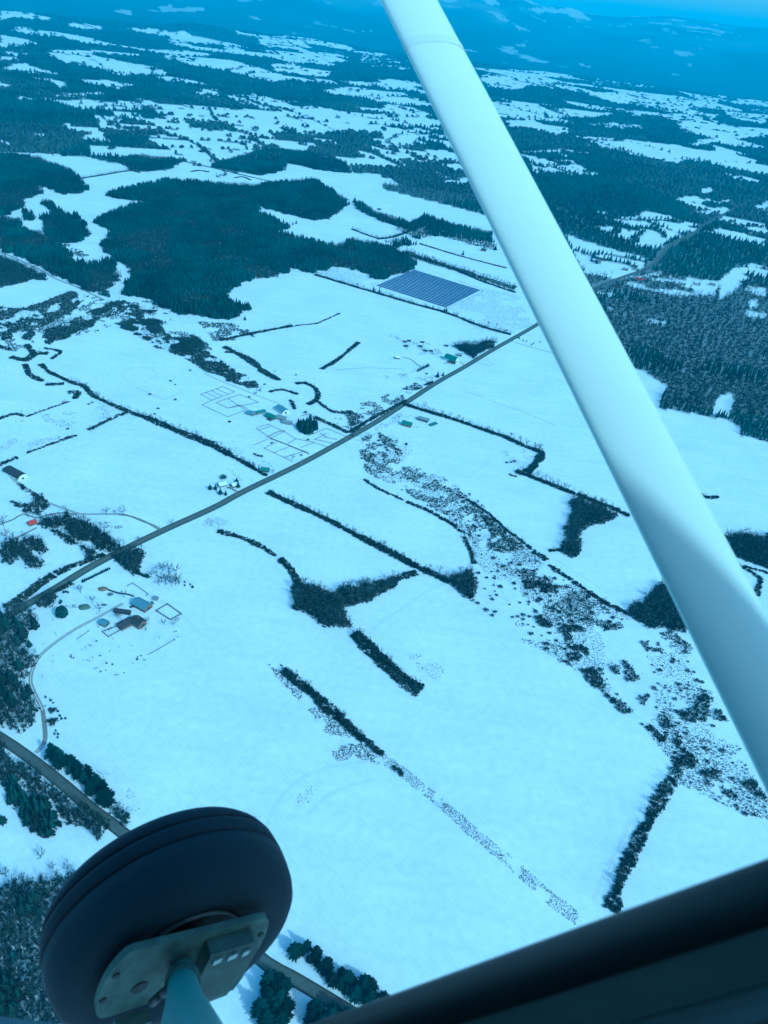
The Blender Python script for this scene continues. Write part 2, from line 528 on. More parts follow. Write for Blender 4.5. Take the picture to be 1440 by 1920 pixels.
def cover_of(P, z):
    """0 open snow .. 1 woodland, for far places"""
    q, d = project(np.column_stack([P, z]))
    c = inside(q, FARB) & (d > 1)
    r = np.hypot(P[:, 0], P[:, 1])
    out = c.astype(float)
    wob = np.column_stack([fbm(P, 90, 11, 3) - 0.5, fbm(P, 90, 15, 3) - 0.5])
    wob2 = np.column_stack([fbm(P, 330, 12, 3) - 0.5, fbm(P, 330, 16, 3) - 0.5])
    k2 = np.clip((r - 2200) / 2500, 0, 1) * 45
    qq, _ = project(np.column_stack([P + wob * np.minimum(80, r * 0.016)[:, None] + wob2 * k2[:, None], z]))
    for p in CLEARP:
        out[inside(qq, p)] = 0
    sp = np.zeros(len(P), bool)
    for p in SPECKP:
        sp |= inside(qq, p)
    n = fbm(P, 70, 21, 2)
    out[sp & (n > 0.47)] = 0
    # farmland: slanting blocks of field and wood, larger the farther off
    a0 = math.radians(24)
    U = np.column_stack([P[:, 0] * math.cos(a0) + P[:, 1] * math.sin(a0), -P[:, 0] * math.sin(a0) + P[:, 1] * math.cos(a0)])
    U = U + 46 * np.column_stack([fbm(P, 420, 81, 2) - 0.5, fbm(P, 420, 83, 2) - 0.5])
    for lo, hi, sx, sy, sd in ((2600, 4300, 230, 170, 1), (4300, 6800, 340, 300, 2), (6800, 11500, 520, 520, 3)):
        row = np.floor(U[:, 1] / sy + 0.35 * vnoise(U, 900, sd))
        sh = ((row * 0.618) % 1.0) * sx
        colm = np.floor((U[:, 0] + sh) / sx)
        hsh = np.sin(row * 127.1 + colm * 311.7 + sd * 74.7) * 43758.5453
        rnd = hsh - np.floor(hsh)
        p_ = np.interp(q[:, 0], [60, 400, 700, 1000], [-0.12, 0.20, 0.24, 0.20]) + (0.06 if sd == 3 else (0.0 if sd == 2 else -0.12)) + (fbm(P, 1500, 85 + sd, 2) - 0.5) * 1.3
        out[(rnd < p_) & (r > lo) & (r <= hi)] = 0
    # tree lines and strays across the far fields
    a = math.radians(28)
    R2 = np.column_stack([P[:, 0] * math.cos(a) + P[:, 1] * math.sin(a), -P[:, 0] * math.sin(a) + P[:, 1] * math.cos(a)])
    line = (np.abs(vnoise(R2 * np.array([0.35, 1]), 210, 61) - 0.5) < 0.012) | (np.abs(vnoise(R2 * np.array([1, 0.35]), 260, 62) - 0.5) < 0.010)
    stray = (fbm(P, 55, 63, 2) > 0.78) & (r < 4200)
    zone = inside(q, FARB) & (r > 1900)
    out[zone & (line | stray)] = 1
    # the mountains: snow under thin high woods, a few cleared slopes
    mt = r > 11500
    n5 = fbm(P * np.array([1, 0.7]), 480, 41, 5)
    out[mt] = 1 - 0.30 * np.clip(z[mt] / 800, 0, 1) * np.clip(fbm(P[mt], 1500, 43, 3) * 2.4 - 0.6, 0, 1)
    out[mt & (n5 > 0.725)] = 0.5
    out[mt & (z > 740) & (fbm(P, 600, 47, 4) > 0.56)] = 0.35
    return out, q


# ------------------------------------------------------------------ the ground: one sheet out to 32 km
def build_ground():
    azf = np.radians(np.linspace(-37, 37, 560))
    azc1 = np.radians(np.linspace(37, 323, 60))[1:-1]
    az = np.concatenate([azf, azc1])
    r = np.concatenate([[0.5, 60, 120], np.geomspace(180, 1100, 50), np.geomspace(1115, 32000, 330)])
    A, R = np.meshgrid(az, r)
    P = np.column_stack([(R * np.sin(A)).ravel(), (R * np.cos(A)).ravel()])
    z = hills(P)
    c, _ = cover_of(P, z)
    rr = np.hypot(P[:, 0], P[:, 1])
    front = np.abs(np.arctan2(P[:, 0], P[:, 1])) < 1.2
    c = np.where(front, c, (fbm(P, 500, 77, 3) > 0.55) * 1.0)
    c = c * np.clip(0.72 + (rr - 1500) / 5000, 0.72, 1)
    na, nr = len(az), len(r)
    i, j = np.meshgrid(np.arange(nr - 1), np.arange(na), indexing='ij')
    j2 = (j + 1) % na
    F = np.stack([i * na + j, i * na + j2, (i + 1) * na + j2, (i + 1) * na + j], -1).reshape(-1, 4)[:, ::-1]
    me = mesh_np('ground', np.column_stack([P, z]), F, M['snow'], c, 'cover', smooth=True)
    tag(obj('ground', me), kind='structure')


build_ground()


# ------------------------------------------------------------------ roads
def strip(name, pts, w, z, material, off=0.0, kind='structure', parent=None):
    p = spline(pts)
    d = np.gradient(p, axis=0)
    d /= np.maximum(np.linalg.norm(d, axis=1, keepdims=True), 1e-6)
    n = np.column_stack([-d[:, 1], d[:, 0]])
    wv = w * (1 + 0.0 * p[:, 0])
    a, b = p + n * (off + wv / 2)[:, None], p + n * (off - wv / 2)[:, None]
    k = len(p)
    V = np.column_stack([np.vstack([a, b]), np.full(2 * k, z)])
    F = [(i, k + i, k + i + 1, i + 1) for i in range(k - 1)]
    o = obj(name, mesh_np(name, V, F, material), parent)
    if kind and not parent:
        o['kind'] = kind
    return o


def road(pts, w, sh, name='road', line=True):
    o = strip(name, pts, w, 0.10, M['asphalt'])
    strip('shoulder', pts, sh, 0.06, M['slush'], w / 2 + sh / 2 - 0.2, parent=o)
    strip('shoulder', pts, sh, 0.06, M['slush'], -w / 2 - sh / 2 + 0.2, parent=o)
    if line:
        strip('centre_line', pts, 0.16, 0.104, M['line'], parent=o)
    return o


ROAD1 = ground(np.array([(-700, 1500), (-260, 1305), (0, 1163), (53, 1132), (103, 1104), (156, 1071), (211, 1041), (303, 996), (400, 952), (460, 920), (565, 869), (662, 816), (720, 782), (813, 721), (871, 688),
                         (924, 656), (998, 614), (1060, 576), (1107, 545), (1160, 522), (1213, 503), (1237, 483), (1253, 463), (1293, 442), (1320, 423), (1360, 400), (1407, 378), (1440, 367), (1600, 300)], float))
road(ROAD1, 7.2, 1.5)
ROAD2 = ground(np.array([(-500, 1080), (-200, 1255), (0, 1383), (29, 1402), (70, 1432), (125, 1476), (172, 1517), (222, 1555), (360, 1670), (450, 1760), (500, 1807), (547, 1833), (593, 1860), (647, 1893), (700, 1925), (900, 2040)], float))
road(ROAD2, 5.8, 1.5, line=False)
DRIVE = g('J', [(240, 1195), (275, 1160), (302, 1120), (308, 1060), (297, 960), (282, 890), (245, 815), (207, 725), (215, 645), (250, 565), (305, 505), (400, 430), (520, 352), (640, 290), (740, 235), (830, 185)])
for off in (-1.0, 1.0):
    pass
dr = strip('driveway', DRIVE, 3.6, 0.05, mat('packed_snow', (0.62, 0.62, 0.61), var=0.15, scale=0.3))
strip('wheel_rut', DRIVE, 0.9, 0.055, M['gravel'], 0.9, parent=dr)
strip('wheel_rut', DRIVE, 0.9, 0.055, M['gravel'], -0.9, parent=dr)
dl = strip('driveway', g('J', [(292, 1140), (305, 1090), (298, 990), (288, 905)]), 3.3, 0.062, M['gravel'])
TRACK = g('I', [(20, 60), (100, 148), (165, 192), (230, 235), (330, 298), (430, 335), (540, 372), (690, 374), (840, 378), (960, 420), (1060, 462), (1090, 490)])
tk = strip('track', TRACK, 3.2, 0.05, mat('track_snow', (0.6, 0.6, 0.59), var=0.2, scale=0.3))
strip('wheel_rut', TRACK, 0.7, 0.055, M['slush'], 0.9, parent=tk)
strip('wheel_rut', TRACK, 0.7, 0.055, M['slush'], -0.9, parent=tk)
strip('track', g('I', [(800, 378), (880, 388), (980, 425), (1085, 485)]), 2.6, 0.066, M['gravel'])
strip('track', g('I', [(0, 445), (90, 410), (160, 372), (240, 400), (340, 375), (430, 365), (520, 378)]), 2.4, 0.045, M['gravel'])
strip('track', g('I', [(100, 540), (170, 505), (250, 465)]), 2.4, 0.045, M['gravel'])
strip('track', g('C', [(0, 520), (110, 568), (220, 620), (300, 668), (420, 715), (580, 790)]), 3.5, 0.05, M['gravel'], 3.2)
strip('track', g('E', [(888, 500), (930, 530), (955, 565), (940, 590), (880, 630), (830, 660)]), 6, 0.05, M['asphalt'])
strip('track', g('D', [(800, 694), (840, 705), (865, 725), (890, 740)]), 2.0, 0.05, M['slush'])
strip('track', g('G', [(560, 640), (640, 600), (700, 590)]), 2.2, 0.05, M['gravel'])
strip('track', g('G', [(590, 650), (700, 690), (880, 765)]), 2.6, 0.05, M['gravel'])
strip('track', g('G', [(90, 160), (220, 220), (340, 265), (470, 320), (620, 375), (660, 385)]), 3.0, 0.05, mat('track_packed', (0.5, 0.49, 0.46), var=0.3, scale=0.3))
strip('driveway', g('F', [(1285, 880), (1350, 915)]), 3.2, 0.05, M['gravel'])
strip('driveway', g('H', [(655, 310), (730, 290), (770, 300), (800, 325)]), 2.6, 0.05, M['gravel'])
strip('driveway', g('I', [(720, 880), (790, 905), (860, 915), (905, 930)]), 2.2, 0.05, M['slush'])
strip('path', g('H', [(1130, 150), (1230, 180), (1340, 212), (1440, 235)]), 1.6, 0.05, M['slush'])

for c, pts in [('X', [(1113, 1687), (1128, 1650), (1150, 1605), (1168, 1570), (1182, 1535)]), ('N', [(40, 800), (80, 680), (190, 560), (330, 505), (470, 485), (540, 495)]), ('N', [(220, 720), (300, 640), (400, 590), (520, 560)]),
               ('F', [(690, 235), (760, 205), (850, 215), (880, 250), (800, 290), (700, 280), (690, 235)]), ('X', [(690, 1190), (740, 1150), (850, 1090), (960, 1130)]), ('I', [(1000, 920), (1180, 1010), (1350, 1180), (1440, 1210)]), ('X', [(1150, 1120), (1060, 1060), (985, 1020)])]:
    q = g(c, pts)
    tr = strip('vehicle_track', q, 0.55, 0.03, M['rutsnow'], 0.85)
    strip('wheel_rut', q, 0.55, 0.03, M['rutsnow'], -0.85, parent=tr)

# ------------------------------------------------------------------ plant templates (unit height), triangles only
def T_bush(n, seed, w=0.07, spread=0.5):
    r = np.random.default_rng(seed)
    V, F = [], []
    for k in range(n):
        a = r.uniform(0, 2 * math.pi)
        rad = spread * math.sqrt(r.uniform(0, 1))
        b = np.array([math.cos(a), math.sin(a), 0]) * rad * 0.45
        top = np.array([math.cos(a) * rad, math.sin(a) * rad, r.uniform(0.45, 1.0) * (1.05 - 0.6 * (rad / spread) ** 2)])
        t = r.uniform(0, 2 * math.pi)
        s = np.array([math.cos(t), math.sin(t), r.uniform(-.3, .3)]) * w * r.uniform(0.7, 1.6)
        m = (b + top) * 0.5
        i = len(V)
        V += [b - s * 0.4, m + s, top, m - s]
        F += [(i, i + 1, i + 2), (i, i + 2, i + 3)]
    return np.array(V), np.array(F)


def T_baretree(seed, nb=14, w=0.012, lean=0.03):
    """forest tree: trunk and thin rising branches"""
    r = np.random.default_rng(seed)
    V, F = [], []

    def blade(a, b, w0, w1):
        t = r.uniform(0, math.pi)
        s = np.array([math.cos(t), math.sin(t), 0])
        i = len(V)
        V.extend([a - s * w0, a + s * w0, b + s * w1, b - s * w1])
        F.extend([(i, i + 1, i + 2), (i, i + 2, i + 3)])
    top = np.array([r.uniform(-lean, lean), r.uniform(-lean, lean), 0.85])
    for q in (0, 1):
        i = len(V)
        s = np.array([1, 0, 0]) if q == 0 else np.array([0, 1, 0])
        V.extend([-s * w * 1.4, s * w * 1.4, top + s * w * 0.5, top - s * w * 0.5])
        F.extend([(i, i + 1, i + 2), (i, i + 2, i + 3)])
    for k in range(nb):
        h = r.uniform(0.35, 0.82)
        a = r.uniform(0, 2 * math.pi)
        L = r.uniform(0.14, 0.30) * (1.15 - 0.5 * h)
        p = top * (h / 0.85)
        e = p + np.array([math.cos(a) * L * 0.75, math.sin(a) * L * 0.75, L * r.uniform(0.6, 1.2)])
        blade(p, e, w * 0.7, w * 0.35)
        for _ in range(2):
            a2 = a + r.uniform(-1, 1)
            m = p + (e - p) * r.uniform(0.4, 0.9)
            e2 = m + np.array([math.cos(a2), math.sin(a2), r.uniform(0.3, 1.2)]) * L * 0.45
            blade(m, e2, w * 0.55, w * 0.2)
    return np.array(V), np.array(F)


def T_conifer(seed, tiers=5, n=8, rad=0.2):
    r = np.random.default_rng(seed)
    V, F = [], []
    for k in range(tiers):
        z0 = 0.06 + 0.80 * k / tiers
        z1 = min(1.0, z0 + 0.42 - 0.03 * k) if k < tiers - 1 else 1.0
        R = rad * (1 - 0.86 * k / tiers) * r.uniform(0.85, 1.15)
        i = len(V)
        V.append((r.uniform(-.01, .01), r.uniform(-.01, .01), z1))
        off = r.uniform(0, 6)
        for q in range(n):
            a = off + 2 * math.pi * q / n
            f = R * (1.2 if q % 2 else 0.62) * r.uniform(0.8, 1.2)
            V.append((math.cos(a) * f, math.sin(a) * f, z0 + r.uniform(-0.03, 0.03) - (0.03 if q % 2 else 0)))
        for q in range(n):
            F.append((i, i + 1 + q, i + 1 + (q + 1) % n))
    return np.array(V), np.array(F)


def T_lump(seed, n=6):
    """far woodland clump: a ragged low dome"""
    r = np.random.default_rng(seed)
    V = [(r.uniform(-.1, .1), r.uniform(-.1, .1), 1)]
    for q in range(n):
        a = 2 * math.pi * q / n + r.uniform(-.3, .3)
        f = r.uniform(0.35, 0.5)
        V.append((math.cos(a) * f, math.sin(a) * f, r.uniform(0.55, 0.9)))
    for q in range(n):
        a = 2 * math.pi * q / n + r.uniform(-.3, .3)
        f = r.uniform(0.5, 0.65)
        V.append((math.cos(a) * f, math.sin(a) * f, 0.0))
    F = []
    for q in range(n):
        b = (q + 1) % n
        F += [(0, 1 + q, 1 + b), (1 + q, 1 + n + q, 1 + b)]
        if q % 2:
            F.append((1 + b, 1 + n + q, 1 + n + b))
    return np.array(V), np.array(F)


def T_pine(seed, nb=190):
    """white pine seen close: plates of needles on rising boughs"""
    r = np.random.default_rng(seed)
    V, F = [], []
    for k in range(nb):
        h = 0.12 + 0.86 * (k / nb)
        a = r.uniform(0, 2 * math.pi)
        R = 0.25 * (1 - ((h - 0.12) / 0.9) ** 1.3) * r.uniform(0.6, 1.2) + 0.015
        c = np.array([math.cos(a), math.sin(a), 0])
        s = np.array([-math.sin(a), math.cos(a), 0])
        e = c * R + np.array([0, 0, h + R * r.uniform(-0.1, 0.45)])
        b = np.array([0, 0, h])
        wd = R * 0.15 + 0.006
        m = (b + e) * 0.5 + np.array([0, 0, 0.012])
        i = len(V)
        V += [b, m + s * wd, e + s * wd * 0.4, e * 1.0 + c * 0.015, e - s * wd * 0.4, m - s * wd]
        F += [(i, i + 1, i + 2), (i, i + 2, i + 3), (i, i + 3, i + 4), (i, i + 4, i + 5)]
    return np.array(V), np.array(F)


def T_tuft(seed, n=3):
    r = np.random.default_rng(seed)
    V, F = [], []
    for k in range(n):
        a = r.uniform(0, 6.28)
        b = np.array([r.uniform(-.5, .5), r.uniform(-.5, .5), 0])
        s = np.array([math.cos(a), math.sin(a), 0]) * 0.35
        i = len(V)
        V += [b - s, b + s, b + np.array([r.uniform(-.4, .4), r.uniform(-.4, .4), 1])]
        F.append((i, i + 1, i + 2))
    return np.array(V), np.array(F)


TB = [T_bush(15, 100 + i) for i in range(5)]
TBL = [T_bush(8, 200 + i, 0.10) for i in range(4)]
TT = [T_baretree(300 + i) for i in range(5)]
TC = [T_conifer(400 + i) for i in range(5)]
TCF = [T_conifer(450 + i, 2, 6, 0.27) for i in range(4)]
TL = [T_lump(500 + i) for i in range(4)]
TP = [T_pine(600 + i) for i in range(4)]
TG = [T_tuft(700 + i) for i in range(4)]
TCN = [T_conifer(650 + i, 11, 18, 0.21) for i in range(4)]


def scatter(P, z, h, wid, templates, tint=None):
    """merge copies of the templates; P (K,2), h heights, wid width factor"""
    K = len(P)
    Vs, Fs, Ts = [], [], []
    base = 0
    pick = rng.integers(0, len(templates), K)
    rot = rng.uniform(0, 2 * math.pi, K)
    tint = rng.uniform(0, 1, K) if tint is None else tint
    for t, (V, F) in enumerate(templates):
        m = pick == t
        k = int(m.sum())
        if not k:
            continue
        c, s = np.cos(rot[m])[:, None], np.sin(rot[m])[:, None]
        hh = h[m][:, None]
        ww = wid[m][:, None] * hh
        X = (V[None, :, 0] * c - V[None, :, 1] * s) * ww + P[m, 0][:, None]
        Y = (V[None, :, 0] * s + V[None, :, 1] * c) * ww + P[m, 1][:, None]
        Z = V[None, :, 2] * hh + z[m][:, None]
        Vs.append(np.stack([X, Y, Z], -1).reshape(-1, 3))
        Fs.append((F[None] + (np.arange(k) * len(V))[:, None, None] + base).reshape(-1, 3))
        Ts.append(np.repeat(np.clip(tint[m][:, None] + rng.uniform(-.12, .12, (k, len(V))), 0, 1), 1, 0).ravel())
        base += k * len(V)
    return np.vstack(Vs), np.vstack(Fs), np.concatenate(Ts)


def fill(poly, s, jit=0.45, edge=0.0):
    """jittered grid of places inside a ground polygon"""
    lo, hi = poly.min(0), poly.max(0)
    xs, ys = np.arange(lo[0], hi[0] + s, s), np.arange(lo[1], hi[1] + s, s)
    X, Y = np.meshgrid(xs, ys)
    P = np.column_stack([X.ravel(), Y.ravel()])
    P = P + rng.uniform(-jit, jit, P.shape) * s
    if edge:
        w_ = np.column_stack([fbm(P, 16, 71, 2) - 0.5, fbm(P, 16, 73, 2) - 0.5]) * edge
        return P[inside(P + w_, poly)]
    return P[inside(P, poly)]


def along(pts, w, s):
    """places along a band of width w that follows pts; ragged edges"""
    p = spline(pts, 3.0)
    d = np.gradient(p, axis=0)
    d /= np.maximum(np.linalg.norm(d, axis=1, keepdims=True), 1e-6)
    n = np.column_stack([-d[:, 1], d[:, 0]])
    L = np.linalg.norm(np.diff(p, axis=0), axis=1).sum()
    k = max(3, int(L * w / (s * s)))
    i = rng.uniform(0, len(p) - 1, k)
    a = np.floor(i).astype(int)
    f = (i - a)[:, None]
    q = p[a] * (1 - f) + p[np.minimum(a + 1, len(p) - 1)] * f
    edge = 0.6 + 0.8 * vnoise(q, 14, 3)
    return q + n[a] * (rng.uniform(-.5, .5, k) * w * edge)[:, None]


class Veg:
    """one wood, hedge or thicket: its plants joined into one mesh per kind of plant"""
    def __init__(self):
        self.parts = []

    def put(self, P, hmin, hmax, wid, T, material, z=None):
        if len(P):
            k = len(P)
            h = rng.uniform(hmin, hmax, k)
            w = wid * rng.uniform(0.8, 1.25, k)
            t = np.clip(fbm(P, 22, 8, 2) * 0.7 + fbm(P, 90, 18, 2) * 0.9 - 0.35 + rng.uniform(-.3, .3, k), 0, 1)
            self.parts.append((material, scatter(P, np.zeros(k) if z is None else z, h, w, T, t)))
        return self

    def make(self, name, label, cat, group=None, kind=None):
        mats = []
        Vs, Fs, Ts, Ms, b = [], [], [], [], 0
        for m, (V, F, T) in self.parts:
            if m not in mats:
                mats.append(m)
            Vs.append(V)
            Fs.append(F + b)
            Ts.append(T)
            Ms.append(np.full(len(F), mats.index(m), np.int32))
            b += len(V)
        if not Vs:
            return None
        V = np.vstack(Vs)
        me = mesh_np(name, V, np.vstack(Fs), None, np.concatenate(Ts))
        for m in mats:
            me.materials.append(m)
        me.polygons.foreach_set('material_index', np.concatenate(Ms))
        o = obj(name, me)
        return tag(o, label, cat, group, kind)


def wood(v, poly, kind, dens=1.0):
    """fill a ground polygon with woodland of a kind"""
    sz = min(np.ptp(poly[:, 0]), np.ptp(poly[:, 1]))
    ED = min(26.0 if kind in ('con', 'mixed', 'spruce') else 14.0, sz * 0.16)
    if kind == 'spruce':
        v.put(fill(poly, 4.2 / dens, 0.45, ED), 7, 14, 1.2, TCN, M['con'])
        v.put(fill(poly, 3.5 / dens, 0.45, ED), 3, 6, 1.3, TBL, M['twig'])
    elif kind == 'con':
        P = fill(poly, 4.5 / dens, 0.45, ED)
        n = fbm(P, 70, 44, 3) + rng.uniform(-.05, .05, len(P))
        v.put(P[n < 0.56], 7.5, 16, 1.25, TC, M['con'])
        v.put(P[n >= 0.53], 8, 13, 1.4, TT, M['twig'])
        v.put(P[n >= 0.54], 4, 8, 1.5, TBL, M['twig'])
    elif kind == 'mixed':
        P = fill(poly, 5.0 / dens, 0.45, ED)
        n = fbm(P, 60, 4, 2) + rng.uniform(-.12, .12, len(P))
        v.put(P[n > 0.52], 9, 17, 1.3, TC, M['con'])
        Q = fill(poly, 4.2 / dens, 0.45, ED)
        n = fbm(Q, 60, 4, 2)
        v.put(Q[n <= 0.56], 9, 15, 1.3, TT, M['twig'])
        v.put(Q[n <= 0.6], 3, 6, 1.3, TBL, M['twig'])
    elif kind == 'bare':
        P = fill(poly, 4.0 / dens, 0.45, ED)
        v.put(P, 7, 13, 1.35, TT, M['twig'])
        P = fill(poly, 2.7 / dens, 0.45, ED)
        v.put(P, 3, 6, 1.3, TBL, M['twig'])
    elif kind == 'bush':
        P = fill(poly, 2.3 / dens, 0.45, ED)
        if sz > 45:
            P = P[fbm(P, 17, 48, 3) > 0.415]
        v.put(P, 2.2, 4.8, 1.35, TB, M['scrubby'])
        P = fill(poly, 9 / dens, 0.45, ED)
        v.put(P, 6, 9, 1.3, TT, M['twig'])
    elif kind == 'pine':
        P = fill(poly, 6.0 / dens, 0.45, ED)
        v.put(P, 11, 19, 1.15, TP, M['con'])
        v.put(fill(poly, 6.0 / dens, 0.45, ED), 6, 12, 1.2, TCN, M['con'])
    return v


# ------------------------------------------------------------------ far woodland: woods that read as one mass
def far_woods():
    k = 0.0056
    Ps = []
    r = 1050.0
    while r < 11500:
        s = max(6.5, k * r)
        n = int(math.radians(70) * r / s)
        a = np.radians(-35) + (np.arange(n) + rng.uniform(-.5, .5, n)) * math.radians(70) / n
        rr = r + rng.uniform(-.5, .5, n) * s
        Ps.append(np.column_stack([rr * np.sin(a), rr * np.cos(a)]))
        r += s * (1.0 if r < 3500 else 1.25)
    P = np.vstack(Ps)
    z = hills(P)
    c, q = cover_of(P, z)
    m = (c > 0.5) & (q[:, 0] > -90) & (q[:, 0] < 1530)
    P, z, q = P[m], z[m], q[m]
    r = np.hypot(P[:, 0], P[:, 1])
    n = fbm(P, 520, 51, 3)
    con = n > 0.5
    for p in BAREZ:
        i = inside(q, p)
        con[i] = fbm(P[i], 160, 52, 2) > 0.74
    for p in CONZ:
        con[inside(q, p)] = True
    # keep every wood off the road that runs through it
    rd = spline(ROAD1, 10)
    near = np.zeros(len(P), bool)
    for a in rd[np.hypot(rd[:, 0], rd[:, 1]) > 900]:
        near |= (np.abs(P[:, 0] - a[0]) < 10) & (np.abs(P[:, 1] - a[1]) < 10)
    keep = ~near
    P, z, r, con = P[keep], z[keep], r[keep], con[keep]
    bands = ((0, 2600, 'near'), (2600, 99999, 'far'))
    for lo, hi, b in bands:
        m = (r >= lo) & (r < hi)
        for typ in ('con', 'bare'):
            i = m & (con if typ == 'con' else ~con)
            v = Veg()
            k_ = int(i.sum())
            if not k_:
                continue
            wide = np.maximum(1.0, r[i] * 0.0056 / 7.0)
            h = rng.uniform(10, 17, k_) * np.minimum(1.25, 1 + r[i] / 40000)
            if typ == 'con':
                T = TC if b == 'near' else TCF
                wd = wide * 7.0 / (0.40 * h) * 0.62 * rng.uniform(0.8, 1.2, k_)
                mt = M['con']
            else:
                T = TT if b == 'near' else TL
                wd = (np.full(k_, 1.35) if b == 'near' else wide * 7.0 / h * 0.95) * rng.uniform(0.8, 1.2, k_)
                mt = M['twig']
                if b == 'far':
                    h = h * 0.75
            t = np.clip(fbm(P[i], 130, 60, 2) * 1.3 - 0.15 + rng.uniform(-.3, .3, k_), 0, 1)
            v.parts.append((mt, scatter(P[i], z[i], h, wd, T, t)))
            if typ == 'bare' and b == 'near':
                Pi = P[i] + rng.uniform(-3, 3, (k_, 2))
                v.put(Pi, 4, 8, 1.5, TBL, M['twig'], z[i])
            lab = {('con', 'near'): 'dark evergreen woods beyond the straight grey road and the solar panels', ('bare', 'near'): 'grey leafless woods of thin trunks standing in snow beyond the fields',
                   ('con', 'far'): 'far blue-green evergreen woods between snowy fields towards the mountains', ('bare', 'far'): 'far pale leafless woods between snowy fields towards the mountains'}[(typ, b)]
            v.make('evergreen_woodland' if typ == 'con' else 'leafless_woodland', lab, 'woods', kind='stuff')


far_woods()

